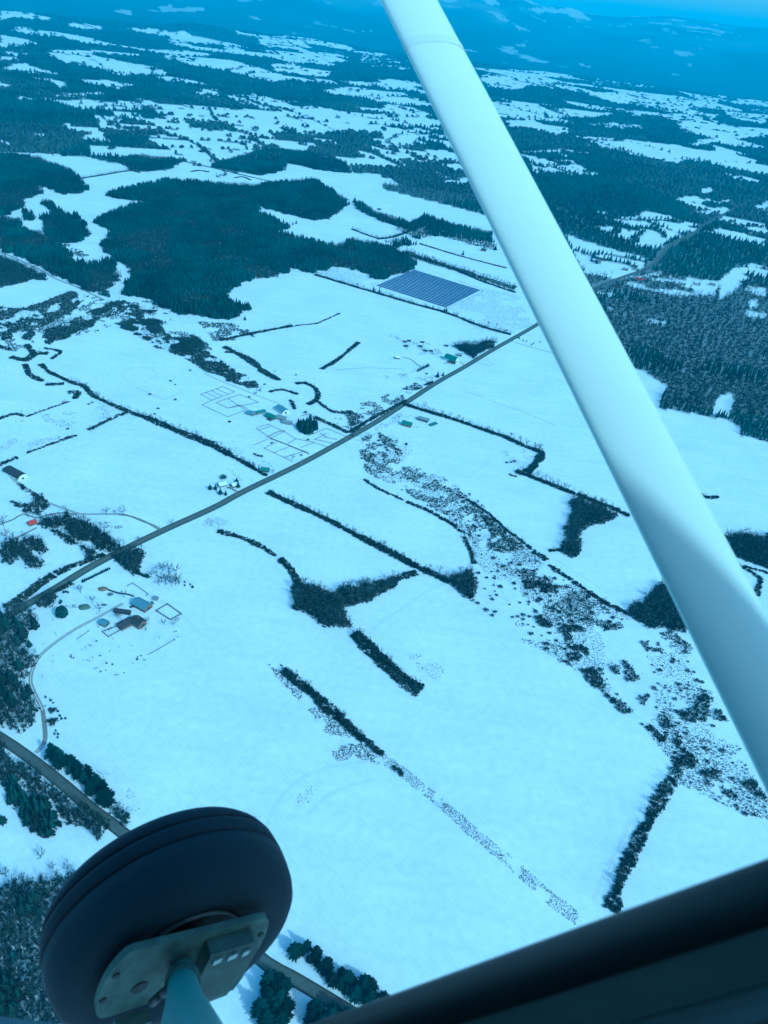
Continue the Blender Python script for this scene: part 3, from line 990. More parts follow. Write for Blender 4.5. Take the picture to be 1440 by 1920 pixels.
# ------------------------------------------------------------------ woods and thickets of the middle and near ground
WOODS = [
    ('big dark evergreen forest behind the solar panels and the stream', 'con', 1.0, [('X', [(197, 368), (233, 357), (310, 339), (350, 342), (420, 346), (480, 350), (550, 341), (590, 339), (650, 376), (649, 388), (616, 411), (587, 413), (545, 404), (488, 388), (482, 398), (540, 426), (518, 436), (557, 447), (600, 457), (637, 463), (653, 451), (707, 459), (745, 470), (778, 492), (782, 501), (720, 522), (707, 524), (670, 505), (657, 505), (628, 501), (590, 513), (553, 505), (524, 517), (483, 522), (432, 540), (428, 563), (466, 580), (445, 592), (430, 602), (370, 593), (333, 590), (317, 580), (293, 567), (247, 557), (233, 553), (240, 540), (233, 530), (245, 517), (237, 497), (217, 487), (207, 480), (190, 467), (187, 460), (213, 447), (200, 430), (177, 418), (193, 407), (230, 393), (290, 380), (233, 375)])]),
    ('evergreen hillside wood above the stream bend', 'con', 1.0, [('C', [(0, -30), (210, -10), (300, 30), (400, 60), (430, 100), (490, 160), (480, 180), (350, 200), (300, 170), (215, 140), (240, 190), (140, 220), (130, 270), (60, 310), (0, 320), (-200, 330), (-200, 0)])]),
    ('dense leafless thicket with evergreens west of the winding stream', 'mixed', 1.1, [('C', [(0, 330), (100, 350), (130, 400), (250, 430), (300, 470), (380, 520), (400, 580), (500, 600), (570, 590), (640, 560), (670, 650), (700, 660), (620, 700), (620, 770), (500, 735), (400, 685), (290, 645), (210, 595), (100, 545), (0, 500), (-150, 450), (-150, 330)])]),
    ('clump of evergreens beside the pale stream', 'con', 1.05, [('C', [(230, 330), (280, 310), (380, 320), (440, 320), (470, 370), (500, 420), (440, 465), (350, 470), (270, 450)]), ('C', [(130, 290), (190, 300), (195, 345), (140, 340)]), ('C', [(230, 240), (260, 235), (370, 310), (350, 325), (270, 280)])]),
    ('leafless wood below the snowy lane', 'bare', 1.0, [('C', [(0, 540), (100, 580), (210, 630), (280, 672), (200, 675), (60, 705), (0, 725), (-100, 720), (-100, 520)])]),
    ('broad dark thicket in the stream flats', 'bush', 0.85, [('C', [(0, 830), (120, 840), (280, 790), (400, 740), (500, 770), (440, 830), (400, 870), (300, 910), (180, 960), (190, 1010), (60, 1000), (0, 1010), (-100, 1000), (-100, 850)])]),
    ('dark thicket along the top edge of the big square field', 'bush', 0.95, [('C', [(250, 960), (400, 910), (490, 860), (610, 800), (640, 830), (560, 880), (530, 940), (440, 970), (380, 1000), (310, 1040), (250, 1030)])]),
    ('thicket on the stream island below the evergreen forest', 'bush', 0.9, [('C', [(610, 810), (680, 790), (800, 830), (880, 850), (780, 895), (640, 835)]), ('C', [(640, 920), (780, 890), (870, 900), (930, 940), (890, 970), (960, 1000), (1100, 990), (1190, 1060), (1040, 1080), (900, 1060), (760, 985)])]),
    ('long dark belt of scrub beside the paddock lane', 'bush', 0.95, [('X', [(222, 607), (290, 602), (330, 640), (370, 635), (400, 670), (440, 697), (480, 720), (490, 737), (470, 737), (440, 722), (380, 690), (300, 652), (230, 617)])]),
    ('leafless strip of trees behind the two snowy corner fields', 'mixed', 1.1, [('D', [(580, -10), (700, 60), (850, 100), (900, 65), (1040, 110), (1200, 145), (1200, 175), (1050, 140), (920, 100), (860, 130), (720, 90), (600, 30)])]),
    ('dark wooded ridge behind the evergreen forest', 'con', 1.0, [('A', [(790, 625), (900, 590), (1000, 565), (1150, 575), (1290, 610), (1320, 650), (1200, 640), (1080, 612), (1060, 640), (980, 660), (880, 640)])]),
    ('small evergreen grove beside the fenced paddocks', 'con', 1.3, [('G', [(790, 565), (900, 525), (945, 570), (910, 600), (860, 622), (810, 600)])]),
    ('dark thicket beside the bend of the farm track', 'bush', 1.0, [('I', [(100, 180), (130, 172), (240, 250), (340, 320), (270, 380), (200, 410), (160, 370), (80, 300), (90, 282), (170, 318), (235, 290), (200, 240)])]),
    ('leafless wood in the angle between track and grey road', 'bare', 1.2, [('I', [(270, 440), (310, 420), (430, 400), (450, 370), (500, 400), (600, 450), (650, 480), (740, 540), (840, 590), (830, 610), (740, 640), (650, 590), (560, 560), (490, 530), (430, 460), (340, 480), (280, 470)]), ('I', [(330, 480), (400, 500), (390, 520)]), ('I', [(390, 520), (440, 510), (540, 580), (480, 585)]), ('I', [(540, 590), (620, 620), (660, 640), (640, 690), (570, 700), (580, 640)])]),
    ('leafless wood on the slope behind the roadside', 'bare', 1.15, [('I', [(150, 540), (240, 540), (290, 570), (330, 640), (290, 650), (220, 610)]), ('I', [(10, 590), (70, 550), (150, 560), (250, 680), (300, 700), (290, 740), (200, 740), (130, 660), (80, 720), (30, 690)])]),
    ('dense leafless copse touching the road above the farm', 'bare', 1.3, [('I', [(770, 670), (830, 640), (940, 615), (980, 650), (950, 690), (960, 760), (920, 790), (850, 750)])]),
    ('wood of leafless trees and dark evergreens inside the driveway bend', 'mixed', 1.1, [('J', [(220, 225), (240, 290), (260, 370), (200, 420), (130, 470), (190, 560), (180, 640), (165, 740), (185, 830), (240, 890), (255, 1000), (180, 1090), (100, 1060), (0, 1005), (-300, 860), (-300, 450), (0, 290), (120, 230)])]),
    ('leafless brush below the road shoulder by the farm', 'bare', 1.2, [('I', [(230, 1000), (300, 940), (370, 895), (380, 960), (340, 1010)])]),
    ('leafless fan-shaped copse between the snowy fields', 'bare', 1.25, [('K', [(470, 560), (520, 545), (600, 570), (700, 580), (820, 560), (930, 530), (1000, 500), (1000, 550), (940, 580), (830, 630), (750, 660), (740, 700), (780, 770), (700, 775), (610, 740), (540, 690), (470, 650), (450, 600)])]),
    ('leafless copse where the long hedge meets the marsh', 'bare', 1.2, [('K', [(1270, 520), (1290, 505), (1400, 470), (1420, 540), (1405, 630), (1340, 590)])]),
    ('T-shaped dark wood between two curved snowy fields', 'bare', 1.2, [('L', [(725, 300), (790, 290), (800, 320), (900, 350), (1000, 395), (960, 430), (860, 460), (790, 510), (780, 600), (730, 640), (670, 600), (690, 530), (725, 440)])]),
    ('dark wood behind the wing strut beside the marsh', 'bare', 1.15, [('O', [(620, 210), (690, 150), (800, 40), (900, 100), (1000, 280), (940, 330), (840, 310), (700, 290)]), ('S', [(660, 735), (730, 725), (864, 730), (1000, 740), (1000, 900), (864, 880), (800, 860), (720, 830)])]),
    ('broad dark thicket on the edge of the marsh', 'bush', 1.0, [('O', [(180, 300), (260, 285), (330, 300), (385, 340), (360, 390), (380, 440), (440, 500), (530, 590), (480, 620), (470, 680), (400, 640), (340, 560), (230, 500), (220, 420), (160, 360)]), ('O', [(470, 680), (560, 720), (640, 800), (600, 810), (520, 750)]), ('O', [(60, 220), (120, 240), (190, 290), (150, 310), (80, 280)])]),
    ('scattered dark thickets in the middle of the marsh', 'bush', 0.9, [('O', [(580, 500), (620, 510), (680, 600), (640, 630), (600, 610), (600, 560)]), ('O', [(500, 520), (570, 530), (570, 575), (530, 570)]), ('O', [(890, 790), (1000, 780), (1060, 670), (1100, 700), (1100, 800), (1080, 860), (1020, 865), (940, 850)]), ('O', [(790, 840), (850, 830), (880, 900), (830, 900)]), ('O', [(1040, 1150), (1120, 1120), (1165, 1160), (1140, 1200), (1060, 1190)]), ('O', [(1060, 1220), (1120, 1230), (1150, 1260)]), ('O', [(1160, 1240), (1270, 1290), (1240, 1320), (1180, 1290)]), ('O', [(1290, 1190), (1360, 1190), (1440, 1330), (1380, 1310), (1280, 1230)]), ('O', [(1130, 790), (1170, 800), (1200, 860), (1130, 840)]), ('O', [(670, 700), (740, 720), (720, 770), (680, 750)])]),
    ('crooked dark thicket where the ditch leaves the marsh', 'bush', 1.0, [('O', [(870, 985), (910, 920), (930, 940), (920, 1000), (1040, 1080), (1000, 1130), (940, 1120), (920, 1180), (870, 1160), (890, 1070), (940, 1050)])]),
    ('open leafless wood beside the lower road', 'bare', 1.2, [('M', [(0, 60), (120, 140), (220, 225), (330, 315), (410, 385), (450, 440), (400, 470), (520, 470), (640, 530), (700, 610), (620, 700), (540, 620), (400, 540), (380, 480), (260, 400), (100, 260), (40, 280), (0, 290), (-200, 200), (-200, -80)])]),
    ('long block of dark evergreens in the snow below the lower road', 'spruce', 1.0, [('M', [(10, 300), (100, 280), (200, 380), (290, 450), (370, 500), (390, 600), (310, 690), (240, 640), (170, 560), (60, 430)])]),
    ('row of tall dark pines between lower road and open field', 'pine', 1.1, [('M', [(310, 100), (400, 110), (460, 185), (570, 215), (610, 300), (690, 350), (740, 430), (720, 470), (640, 410), (560, 340), (440, 260), (330, 170)])]),
    ('leafless wood with snow showing through under the landing wheel', 'bare', 1.1, [('M', [(-100, 1000), (0, 960), (130, 930), (270, 900), (420, 880), (700, 1000), (1000, 1300), (1400, 1600), (1380, 1720), (900, 1990), (-100, 1990)])]),
    ('dark evergreens standing in the wood under the landing wheel', 'spruce', 1.0, [('M', [(130, 1050), (270, 1000), (290, 1130), (130, 1170)]), ('M', [(-80, 1480), (90, 1560), (110, 1700), (60, 1900), (-80, 1900)]), ('M', [(60, 980), (130, 1000), (110, 1070)]), ('M', [(70, 1390), (130, 1400), (130, 1470), (80, 1470)]), ('M', [(400, 1740), (600, 1800), (560, 1900), (380, 1850)])]),
    ('dark pines along the lower road beside the window frame', 'pine', 1.1, [('P', [(85, 320), (150, 330), (210, 390), (290, 410), (380, 470), (320, 490), (250, 455), (170, 395), (100, 365)]), ('P', [(10, 420), (60, 405), (100, 450), (90, 540), (60, 580), (10, 560)]), ('P', [(140, 490), (175, 475), (215, 500), (260, 540), (200, 580), (130, 560)])]),
    ('bare trees and dark brush beside the gambrel barn at the road', 'bare', 1.1, [('H', [(720, 190), (800, 170), (900, 175), (960, 152), (1030, 158), (1000, 195), (920, 225), (850, 272), (800, 230)])]),
    ('scattered leafless trees and gardens of the hamlet behind the solar field', 'mixed', 0.62, [('D', [(760, 120), (900, 100), (1060, 130), (1210, 175), (1220, 215), (1100, 185), (960, 150), (860, 165)]), ('D', [(720, 175), (800, 165), (860, 190), (780, 205)])]),
    ('thin line of leafless trees on the strip beside the solar field', 'bare', 0.7, [('D', [(810, 215), (1000, 280), (1310, 380), (1310, 395), (1010, 300), (830, 245)])]),
    ('dark wooded strip between the two snowy fields behind the evergreen forest', 'mixed', 1.0, [('X', [(222, 300), (262, 294), (300, 299), (342, 302), (318, 316), (285, 322), (262, 323), (240, 318)])]),
    ('leafless saplings beside the lower road by the pines', 'bare', 1.2, [('M', [(700, 490), (760, 460), (860, 550), (800, 590)])]),
]
for lab, kind, dens, polys in WOODS:
    v = Veg()
    for c, p in polys:
        wood(v, g(c, p), kind, dens)
    v.make({'con': 'evergreen_wood', 'spruce': 'evergreen_wood', 'pine': 'pine_wood', 'bush': 'thicket', 'bare': 'leafless_wood', 'mixed': 'mixed_wood'}[kind], lab, 'thicket' if kind == 'bush' else 'woods', kind='stuff')

# ------------------------------------------------------------------ hedgerows: (label, plants, [(crop, width m, points)])
HEDGES = [
    ('straight dark hedgerow running from the road across the white fields to the marsh', 't', [('K', 6.5, [(340, 65), (500, 140), (640, 205), (800, 290)]), ('K', 8.5, [(800, 290), (960, 370), (1110, 450), (1280, 530)])]),
    ('thin curved hedge that grows thicker down to the fan-shaped copse', 's', [('K', 5.5, [(80, 268), (200, 300), (300, 345)]), ('K', 4, [(310, 350), (380, 395)]), ('K', 9, [(400, 410), (460, 470), (500, 550)])]),
    ('hedge with a gap leading from the copse towards the straight hedgerow', 's', [('K', 8, [(900, 545), (1000, 515), (1110, 483)]), ('K', 5, [(830, 615), (940, 575)])]),
    ('short wide hedge strip ending square in the open snow', 'd', [('K', 12, [(785, 800), (870, 880), (960, 970), (1060, 1055), (1130, 1100)]), ('K', 7, [(800, 790), (900, 890), (1000, 985), (1120, 1085)])]),
    ('sparse leafless hedge strip alone in the near field', 't', [('N', 8, [(120, 90), (200, 150), (300, 235), (390, 320), (470, 390)]), ('N', 4, [(470, 390), (550, 455)]), ('N', 3, [(595, 500), (635, 540)])]),
    ('hedge curving round the edge of the marsh field', 's', [('K', 3.5, [(840, 0), (920, 50), (1040, 105)]), ('K', 5, [(1060, 115), (1180, 165), (1310, 240)]), ('K', 4, [(1325, 260), (1360, 275)]), ('K', 4, [(1360, 300), (1390, 370), (1410, 435)])]),
    ('hedgerow with bare trees along the field behind the brown barn', 't', [('H', 7, [(370, 600), (500, 640), (700, 700), (830, 745), (960, 790), (1100, 840), (1230, 900), (1330, 935)]), ('H', 10, [(1320, 930), (1350, 950), (1300, 1030), (1240, 1085)]), ('L', 6.5, [(400, 140), (500, 175), (600, 215), (740, 270)]), ('L', 7, [(760, 275), (900, 330), (1000, 370), (1060, 402)])]),
    ('straight thin hedge dividing the marsh from the curved field', 's', [('L', 4, [(80, 290), (170, 340), (240, 390), (330, 470), (420, 540), (490, 595)]), ('L', 6, [(500, 605), (580, 660)]), ('L', 5, [(590, 690), (700, 760), (830, 850), (960, 930), (1050, 970)]), ('L', 5, [(590, 605), (670, 600)])]),
    ('thick dark hedge running from the marsh to the window frame', 'd', [('X', 8, [(1262, 1460), (1235, 1502), (1217, 1537), (1190, 1590), (1160, 1655), (1147, 1708)])]),
    ('dark hedge in the marsh beside the ditch', 's', [('O', 6, [(730, 880), (780, 920), (830, 970)])]),
    ('hedgerow with bare trees beside the solar panels', 't', [('D', 6.5, [(410, 325), (610, 385), (850, 455), (1010, 500), (1150, 555), (1290, 595)])]),
    ('hedgerow behind the solar panel field', 't', [('D', 6, [(800, 225), (900, 255), (1020, 295), (1150, 350), (1310, 405)])]),
    ('hedge between the two far strip fields', 's', [('D', 6, [(880, 185), (1060, 240), (1270, 295)])]),
    ('tree line along the edge of the two corner fields', 't', [('D', 5, [(575, 120), (640, 145), (700, 165)]), ('D', 7, [(690, 165), (760, 155), (840, 128)])]),
    ('hedge along the stream above the horse paddocks', 's', [('D', 8, [(0, 650), (60, 680), (150, 740), (250, 800)]), ('G', 6, [(250, 0), (370, 20), (490, 90), (520, 150), (640, 210)])]),
    ('broken hedge across the open field below the evergreen forest', 's', [('D', 7, [(-20, 620), (100, 595), (200, 575), (310, 555)]), ('D', 2.5, [(320, 555), (420, 545)]), ('D', 2, [(420, 545), (520, 500)])]),
    ('scattered line of shrubs slanting through the field towards the barn', 's', [('D', 7, [(440, 750), (500, 715), (540, 685), (605, 630)])]),
    ('winding hedge along the stream beside the road bend', 's', [('G', 7, [(780, 240), (850, 235), (930, 280), (940, 350), (870, 395)]), ('G', 5, [(940, 370), (1060, 450), (1200, 450)]), ('G', 5, [(580, 300), (680, 285), (790, 320)]), ('G', 5, [(740, 360), (770, 430)])]),
    ('hedge at the corner of the paddocks by the road', 's', [('G', 6, [(920, 490), (1030, 540), (1170, 605)]), ('G', 6, [(1180, 605), (1290, 545)])]),
    ('long thick hedgerow along the edge of the big square field', 'd', [('F', 6.5, [(400, 290), (480, 320), (530, 370), (720, 455), (820, 490)]), ('F', 11, [(820, 488), (960, 550), (1100, 605), (1200, 648), (1290, 700)]), ('F', 7, [(1290, 700), (1370, 740), (1440, 785)]), ('G', 5, [(440, 860), (560, 930)])]),
    ('twin dark hedges along the creek loops', 's', [('F', 7, [(230, 190), (290, 240), (400, 290)]), ('F', 7, [(140, 190), (170, 250), (240, 285)]), ('F', 10, [(60, 150), (150, 165), (200, 130), (270, 130)]), ('F', 8, [(150, 80), (190, 130)]), ('F', 4.5, [(250, 100), (340, 120), (290, 160)]), ('F', 6, [(260, 305), (360, 300)]), ('F', 7, [(385, 350), (440, 350), (420, 385)]), ('F', 8, [(-30, 80), (60, 110)])]),
    ('thin hedge between the square field and the rough meadow', 's', [('F', 4, [(-40, 775), (40, 740), (100, 715)]), ('F', 2.5, [(150, 690), (220, 665), (300, 635)]), ('F', 3.5, [(300, 635), (430, 590)]), ('F', 4.5, [(500, 560), (620, 500), (720, 460)])]),
    ('thin broken hedge on the far side of the rough meadow', 's', [('F', 4, [(-20, 505), (80, 470), (135, 482)]), ('F', 2.2, [(150, 485), (260, 445), (390, 400)])]),
    ('roadside brush on the upper side of the grey road', 's', [('I', 7, [(380, 780), (480, 730), (600, 690), (700, 650)]), ('I', 10, [(30, 1010), (100, 980), (200, 900), (280, 840), (360, 790)])]),
    ('brush along the lower side of the road at the farm gate', 's', [('I', 5, [(370, 900), (430, 870), (490, 840)])]),
    ('brush along the ditch beside the grey road', 's', [('H', 5, [(0, 790), (120, 715), (250, 645), (380, 575)]), ('H', 4, [(450, 495), (500, 480)]), ('H', 4.5, [(520, 465), (575, 440)])]),
    ('tree line between the two snowy fields behind the evergreen forest', 't', [('X', 6, [(145, 336), (190, 329), (240, 321), (262, 324)]), ('X', 4, [(240, 318), (300, 312), (342, 304)])]),
    ('thin hedge slanting over the field behind the evergreen forest', 's', [('X', 5, [(345, 303), (395, 314), (440, 325), (535, 347)]), ('X', 9, [(358, 322), (375, 320), (392, 323)]), ('X', 7, [(440, 334), (455, 332), (470, 338)])]),
    ('shrub line behind the wing strut at the field corner', 's', [('S', 4, [(760, 870), (864, 900)]), ('S', 5, [(720, 860), (780, 890), (835, 930)]), ('S', 5, [(830, 935), (810, 1000)]), ('S', 5, [(555, 540), (590, 560), (640, 557)])]),
]
for lab, kind, segs in HEDGES:
    v = Veg()
    for c, w, p in segs:
        q = g(c, p)
        v.put(along(q, w, 1.2), 1.5, 4.4 if kind == 't' else 3.4, 1.2, TB, M['scrubby'])
        if kind in 'td':
            v.put(along(q, w * 0.8, 3.3), 5, 10, 1.15, TT, M['twig'])
        else:
            v.put(along(q, w * 0.7, 7), 4, 7, 1.2, TT, M['twig'])
    v.make('hedgerow', lab, 'hedgerow', 'hedgerows between the snowy fields')

# ------------------------------------------------------------------ scrub, reeds and stubble that stick out of the snow
def scrub(lab, cells, s, thr, h0, h1, T, material, scale=26, name='scrub', seed=0, w=1.3):
    v = Veg()
    for c, p in cells:
        P = fill(g(c, p), s)
        n = fbm(P, scale, 90 + seed, 3)
        v.put(P[n > thr], h0, h1, w, T, material)
    return v.make(name, lab, 'scrub' if name == 'scrub' else 'dead grass', kind='stuff')


MARSH = [('L', [(0, 240), (100, 265), (330, 490), (500, 620), (580, 695), (1000, 965), (1000, 1064), (440, 1064), (250, 990), (160, 900), (160, 700), (60, 490), (0, 440)]),
         ('O', [(0, 0), (240, 10), (600, 215), (800, 300), (990, 440), (1200, 860), (1440, 1340), (1440, 1430), (1300, 1400), (900, 1210), (880, 1150), (850, 1060), (660, 830), (420, 660), (180, 480), (0, 390)])]
scrub('sparse scrub at the head of the marsh near the road', [('X', [(672, 838), (700, 812), (745, 820), (752, 862), (830, 895), (880, 925), (960, 995), (900, 1050), (872, 985), (800, 948), (730, 908), (685, 885)])], 2.4, 0.53, 1.2, 3.0, TB, M['scrubby'], 13, seed=31)
scrub('dead reeds at the head of the marsh near the road', [('X', [(672, 838), (700, 812), (745, 820), (752, 862), (830, 895), (880, 925), (960, 995), (900, 1050), (872, 985), (800, 948), (730, 908), (685, 885)])], 2.2, 0.50, 0.5, 1.0, TG, M['grass'], 26, 'reeds', 32)
scrub('low grey scrub spread over the snowy marsh', MARSH, 2.6, 0.55, 1.0, 2.6, TBL, M['scrubby'], 30)
scrub('dead reeds sticking out of the marsh snow', MARSH, 2.4, 0.52, 0.5, 1.1, TG, M['grass'], 40, 'reeds', 3)
scrub('belt of scrub on the straight side of the marsh', [('L', [(180, 370), (260, 420), (340, 490), (460, 590), (330, 620), (250, 600), (240, 510)]), ('L', [(390, 710), (480, 710), (600, 760), (690, 800), (680, 840), (520, 850), (460, 830)]), ('O', [(400, 260), (560, 260), (600, 310), (500, 340)]), ('O', [(800, 330), (880, 320), (1000, 430), (930, 470), (720, 440), (690, 390)]), ('O', [(0, 20), (240, 60), (200, 110), (20, 80)])], 2.3, 0.47, 1.5, 3.6, TB, M['scrubby'], 18, seed=5)
scrub('rough scrub between the grey road and the stream', [('H', [(0, 610), (150, 570), (340, 500), (450, 440), (490, 470), (390, 555), (270, 625), (100, 715), (0, 760), (-120, 700)]), ('G', [(1080, 440), (1200, 445), (1330, 520), (1200, 590), (1100, 540)])], 2.4, 0.49, 1.2, 3.0, TB, M['scrubby'], 14, seed=6)
scrub('rough scrub on the meadow below the brown barn', [('H', [(70, 840), (200, 800), (300, 860), (360, 960), (280, 1000), (120, 1020), (60, 980)])], 2.4, 0.53, 1.4, 3.4, TB, M['scrubby'], 12, seed=7)
scrub('dead weeds on the meadow below the brown barn', [('H', [(250, 800), (420, 860), (600, 1150), (500, 1200), (250, 1150), (100, 1080), (90, 1030), (300, 980)]), ('H', [(1060, 930), (1220, 920), (1290, 960), (1230, 1040), (1080, 1040)]), ('K', [(1100, 0), (1250, 0), (1330, 100), (1250, 80), (1120, 50)])], 2.6, 0.54, 0.5, 0.9, TG, M['grass'], 20, 'dead_weeds', 8)
scrub('dead weeds around the roadside houses and paddocks', [('G', [(250, 650), (480, 720), (640, 900), (560, 920), (440, 840), (280, 740)]), ('G', [(260, 880), (500, 880), (520, 980), (400, 1000)]), ('H', [(330, 620), (460, 660), (480, 790), (380, 760)]), ('G', [(740, 440), (900, 440), (1010, 540), (900, 530), (760, 500)])], 2.6, 0.56, 0.5, 0.9, TG, M['grass'], 16, 'dead_weeds', 9)
scrub('shrubs at the foot of the evergreen forest by the stream', [('C', [(1110, 910), (1300, 920), (1420, 970), (1440, 1010), (1200, 1020), (1160, 960)]), ('C', [(500, 850), (620, 820), (720, 850), (800, 895), (640, 925), (540, 905)]), ('C', [(890, 790), (960, 750), (1000, 700), (1020, 780), (950, 840)]), ('C', [(400, 600), (620, 570), (650, 700), (560, 760), (420, 700)]), ('C', [(290, 460), (400, 480), (560, 560), (420, 560)])], 3.0, 0.47, 1.5, 4, TB, M['scrubby'], 22, seed=10)
scrub('low scrub on the snowy stream flats', [('C', [(20, 1010), (240, 900), (500, 770), (620, 780), (880, 800), (990, 860), (930, 940), (1100, 980), (1200, 1070), (1000, 1080), (620, 940), (300, 1060), (60, 1080)])], 3.2, 0.60, 1.5, 3.5, TB, M['scrubby'], 18, seed=11)
STRIP = [('N', [(545, 440), (640, 500), (820, 650), (960, 770), (1140, 920), (1300, 1060), (1410, 1140), (1390, 1195), (1250, 1090), (1080, 930), (920, 800), (780, 670), (640, 560), (560, 500)])]
scrub('strip of dead stubble running down the near field', STRIP, 1.25, 0.385, 0.45, 0.85, TG, M['grass'], 7, 'stubble', 12)
scrub('dead stubble beside the sparse hedge strip', [('N', [(55, 60), (90, 50), (150, 80), (260, 190), (340, 280), (420, 360), (530, 470), (545, 492), (440, 470), (345, 485), (325, 400), (230, 255), (100, 135)])], 1.5, 0.45, 0.6, 1.3, TG, M['grass'], 8, 'stubble', 13)
scrub('faint patch of stubble in the near field', [('N', [(160, 620), (250, 570), (390, 575), (300, 620), (200, 690)]), ('N', [(640, 0), (720, 20), (790, 50), (830, 80), (810, 130), (740, 130)]), ('N', [(-10, 710), (40, 720), (60, 760), (10, 760)])], 2.0, 0.58, 0.4, 0.8, TG, M['grass'], 9, 'stubble', 14)
scrub('stubble specks beside the tall pines', [('M', [(420, 100), (600, 180), (760, 290), (940, 420), (900, 500), (700, 380), (560, 220)]), ('M', [(580, 200), (700, 330), (860, 470), (880, 540), (700, 420)])], 2.2, 0.54, 0.4, 0.8, TG, M['grass'], 10, 'stubble', 15)
scrub('dead grass along the verge of the grey road', [('H', [(0, 840), (150, 770), (330, 660), (360, 700), (200, 790), (60, 880)]), ('I', [(1340, 420), (1440, 380), (1440, 460), (1370, 460)]), ('K', [(-10, 215), (80, 190), (160, 230), (60, 250)])], 2.0, 0.52, 0.45, 0.8, TG, M['grass'], 8, 'dead_grass', 16)
scrub('brown stubble in the field of the solar panels', [('D', [(880, 285), (1160, 385), (1320, 415), (1390, 550), (1300, 590), (1150, 540), (1010, 480), (1160, 400)]), ('D', [(420, 315), (510, 292), (700, 350), (690, 375), (600, 380)])], 3.2, 0.40, 0.5, 0.9, TG, M['grass'], 30, 'stubble', 17)
scrub('rough weeds on the snowy meadow beside the square field', [('F', [(0, 520), (140, 500), (440, 400), (600, 410), (700, 460), (520, 530), (300, 620), (0, 700)])], 2.4, 0.60, 0.4, 1.0, TG, M['grass'], 26, 'dead_weeds', 18)
scrub('rough weeds at the foot of the field below the stream hedge', [('D', [(60, 640), (180, 700), (240, 770), (160, 730)]), ('D', [(720, 780), (850, 760), (960, 790), (880, 864), (760, 864)]), ('D', [(720, 590), (950, 640), (1000, 700), (850, 680)])], 2.6, 0.55, 0.5, 1.3, TG, M['scrubby'], 14, 'dead_weeds', 19)
scrub('dead garden weeds round the farmyard', [('I', [(650, 430), (860, 420), (880, 470), (720, 480)]), ('I', [(380, 940), (560, 960), (560, 1010), (400, 1000)]), ('I', [(640, 1040), (1010, 1040), (1000, 1160), (660, 1170)])], 1.4, 0.60, 0.4, 1.1, TG, M['scrubby'], 7, 'dead_weeds', 20)


# ------------------------------------------------------------------ single trees and shrubs
def bare_tree_meshes(seed, spread=0.55, levels=(6, 5, 6)):
    r = random.Random(seed)
    tv, tf, cv, cf = [], [], [], []

    def limb(a, b, r0, r1, n=4):
        d = (b - a)
        q = d.to_track_quat('Z', 'Y')
        i = len(tv)
        for c, rad in ((a, r0), (b, r1)):
            for k in range(n):
                t = 2 * math.pi * k / n
                tv.append(c + q @ Vector((rad * math.cos(t), rad * math.sin(t), 0)))
        for k in range(n):
            k2 = (k + 1) % n
            tf.append((i + k, i + k2, i + n + k2))
            tf.append((i + k, i + n + k2, i + n + k))

    def blade(a, b, w):
        t = r.uniform(0, 6.28)
        s = Vector((math.cos(t), math.sin(t), r.uniform(-.5, .5))) * w
        i = len(cv)
        cv.extend([a - s, a + s, b])
        cf.append((i, i + 1, i + 2))
    base = Vector((0, 0, 0))
    fork = Vector((r.uniform(-.02, .02), r.uniform(-.02, .02), r.uniform(0.22, 0.34)))
    limb(base, fork, 0.026, 0.020, 5)
    for k in range(levels[0]):
        a = 2 * math.pi * k / levels[0] + r.uniform(-.4, .4)
        out = r.uniform(0.35, 1.0) * spread * 0.5 if k else 0.06
        e = fork + Vector((math.cos(a) * out, math.sin(a) * out, r.uniform(0.28, 0.46)))
        limb(fork, e, 0.015, 0.008)
        for j in range(levels[1]):
            p = fork.lerp(e, r.uniform(0.35, 1.0))
            a2 = a + r.uniform(-1.2, 1.2)
            L = r.uniform(0.12, 0.24)
            e2 = p + Vector((math.cos(a2) * L * spread * 1.2, math.sin(a2) * L * spread * 1.2, L * r.uniform(0.6, 1.1)))
            limb(p, e2, 0.007, 0.004, 3)
            for m in range(levels[2]):
                p3 = p.lerp(e2, r.uniform(0.2, 1.0))
                a3 = a2 + r.uniform(-1.5, 1.5)
                L3 = r.uniform(0.06, 0.13)
                blade(p3, p3 + Vector((math.cos(a3) * L3, math.sin(a3) * L3, L3 * r.uniform(0.2, 1.2))), 0.0085)
    t = mesh_np('trunk', np.array([tuple(v) for v in tv]), np.array(tf), M['bark'])
    c = mesh_np('crown', np.array([tuple(v) for v in cv]), np.array(cf), M['twig'], np.random.default_rng(seed).uniform(0, 1, len(cv)))
    return t, c


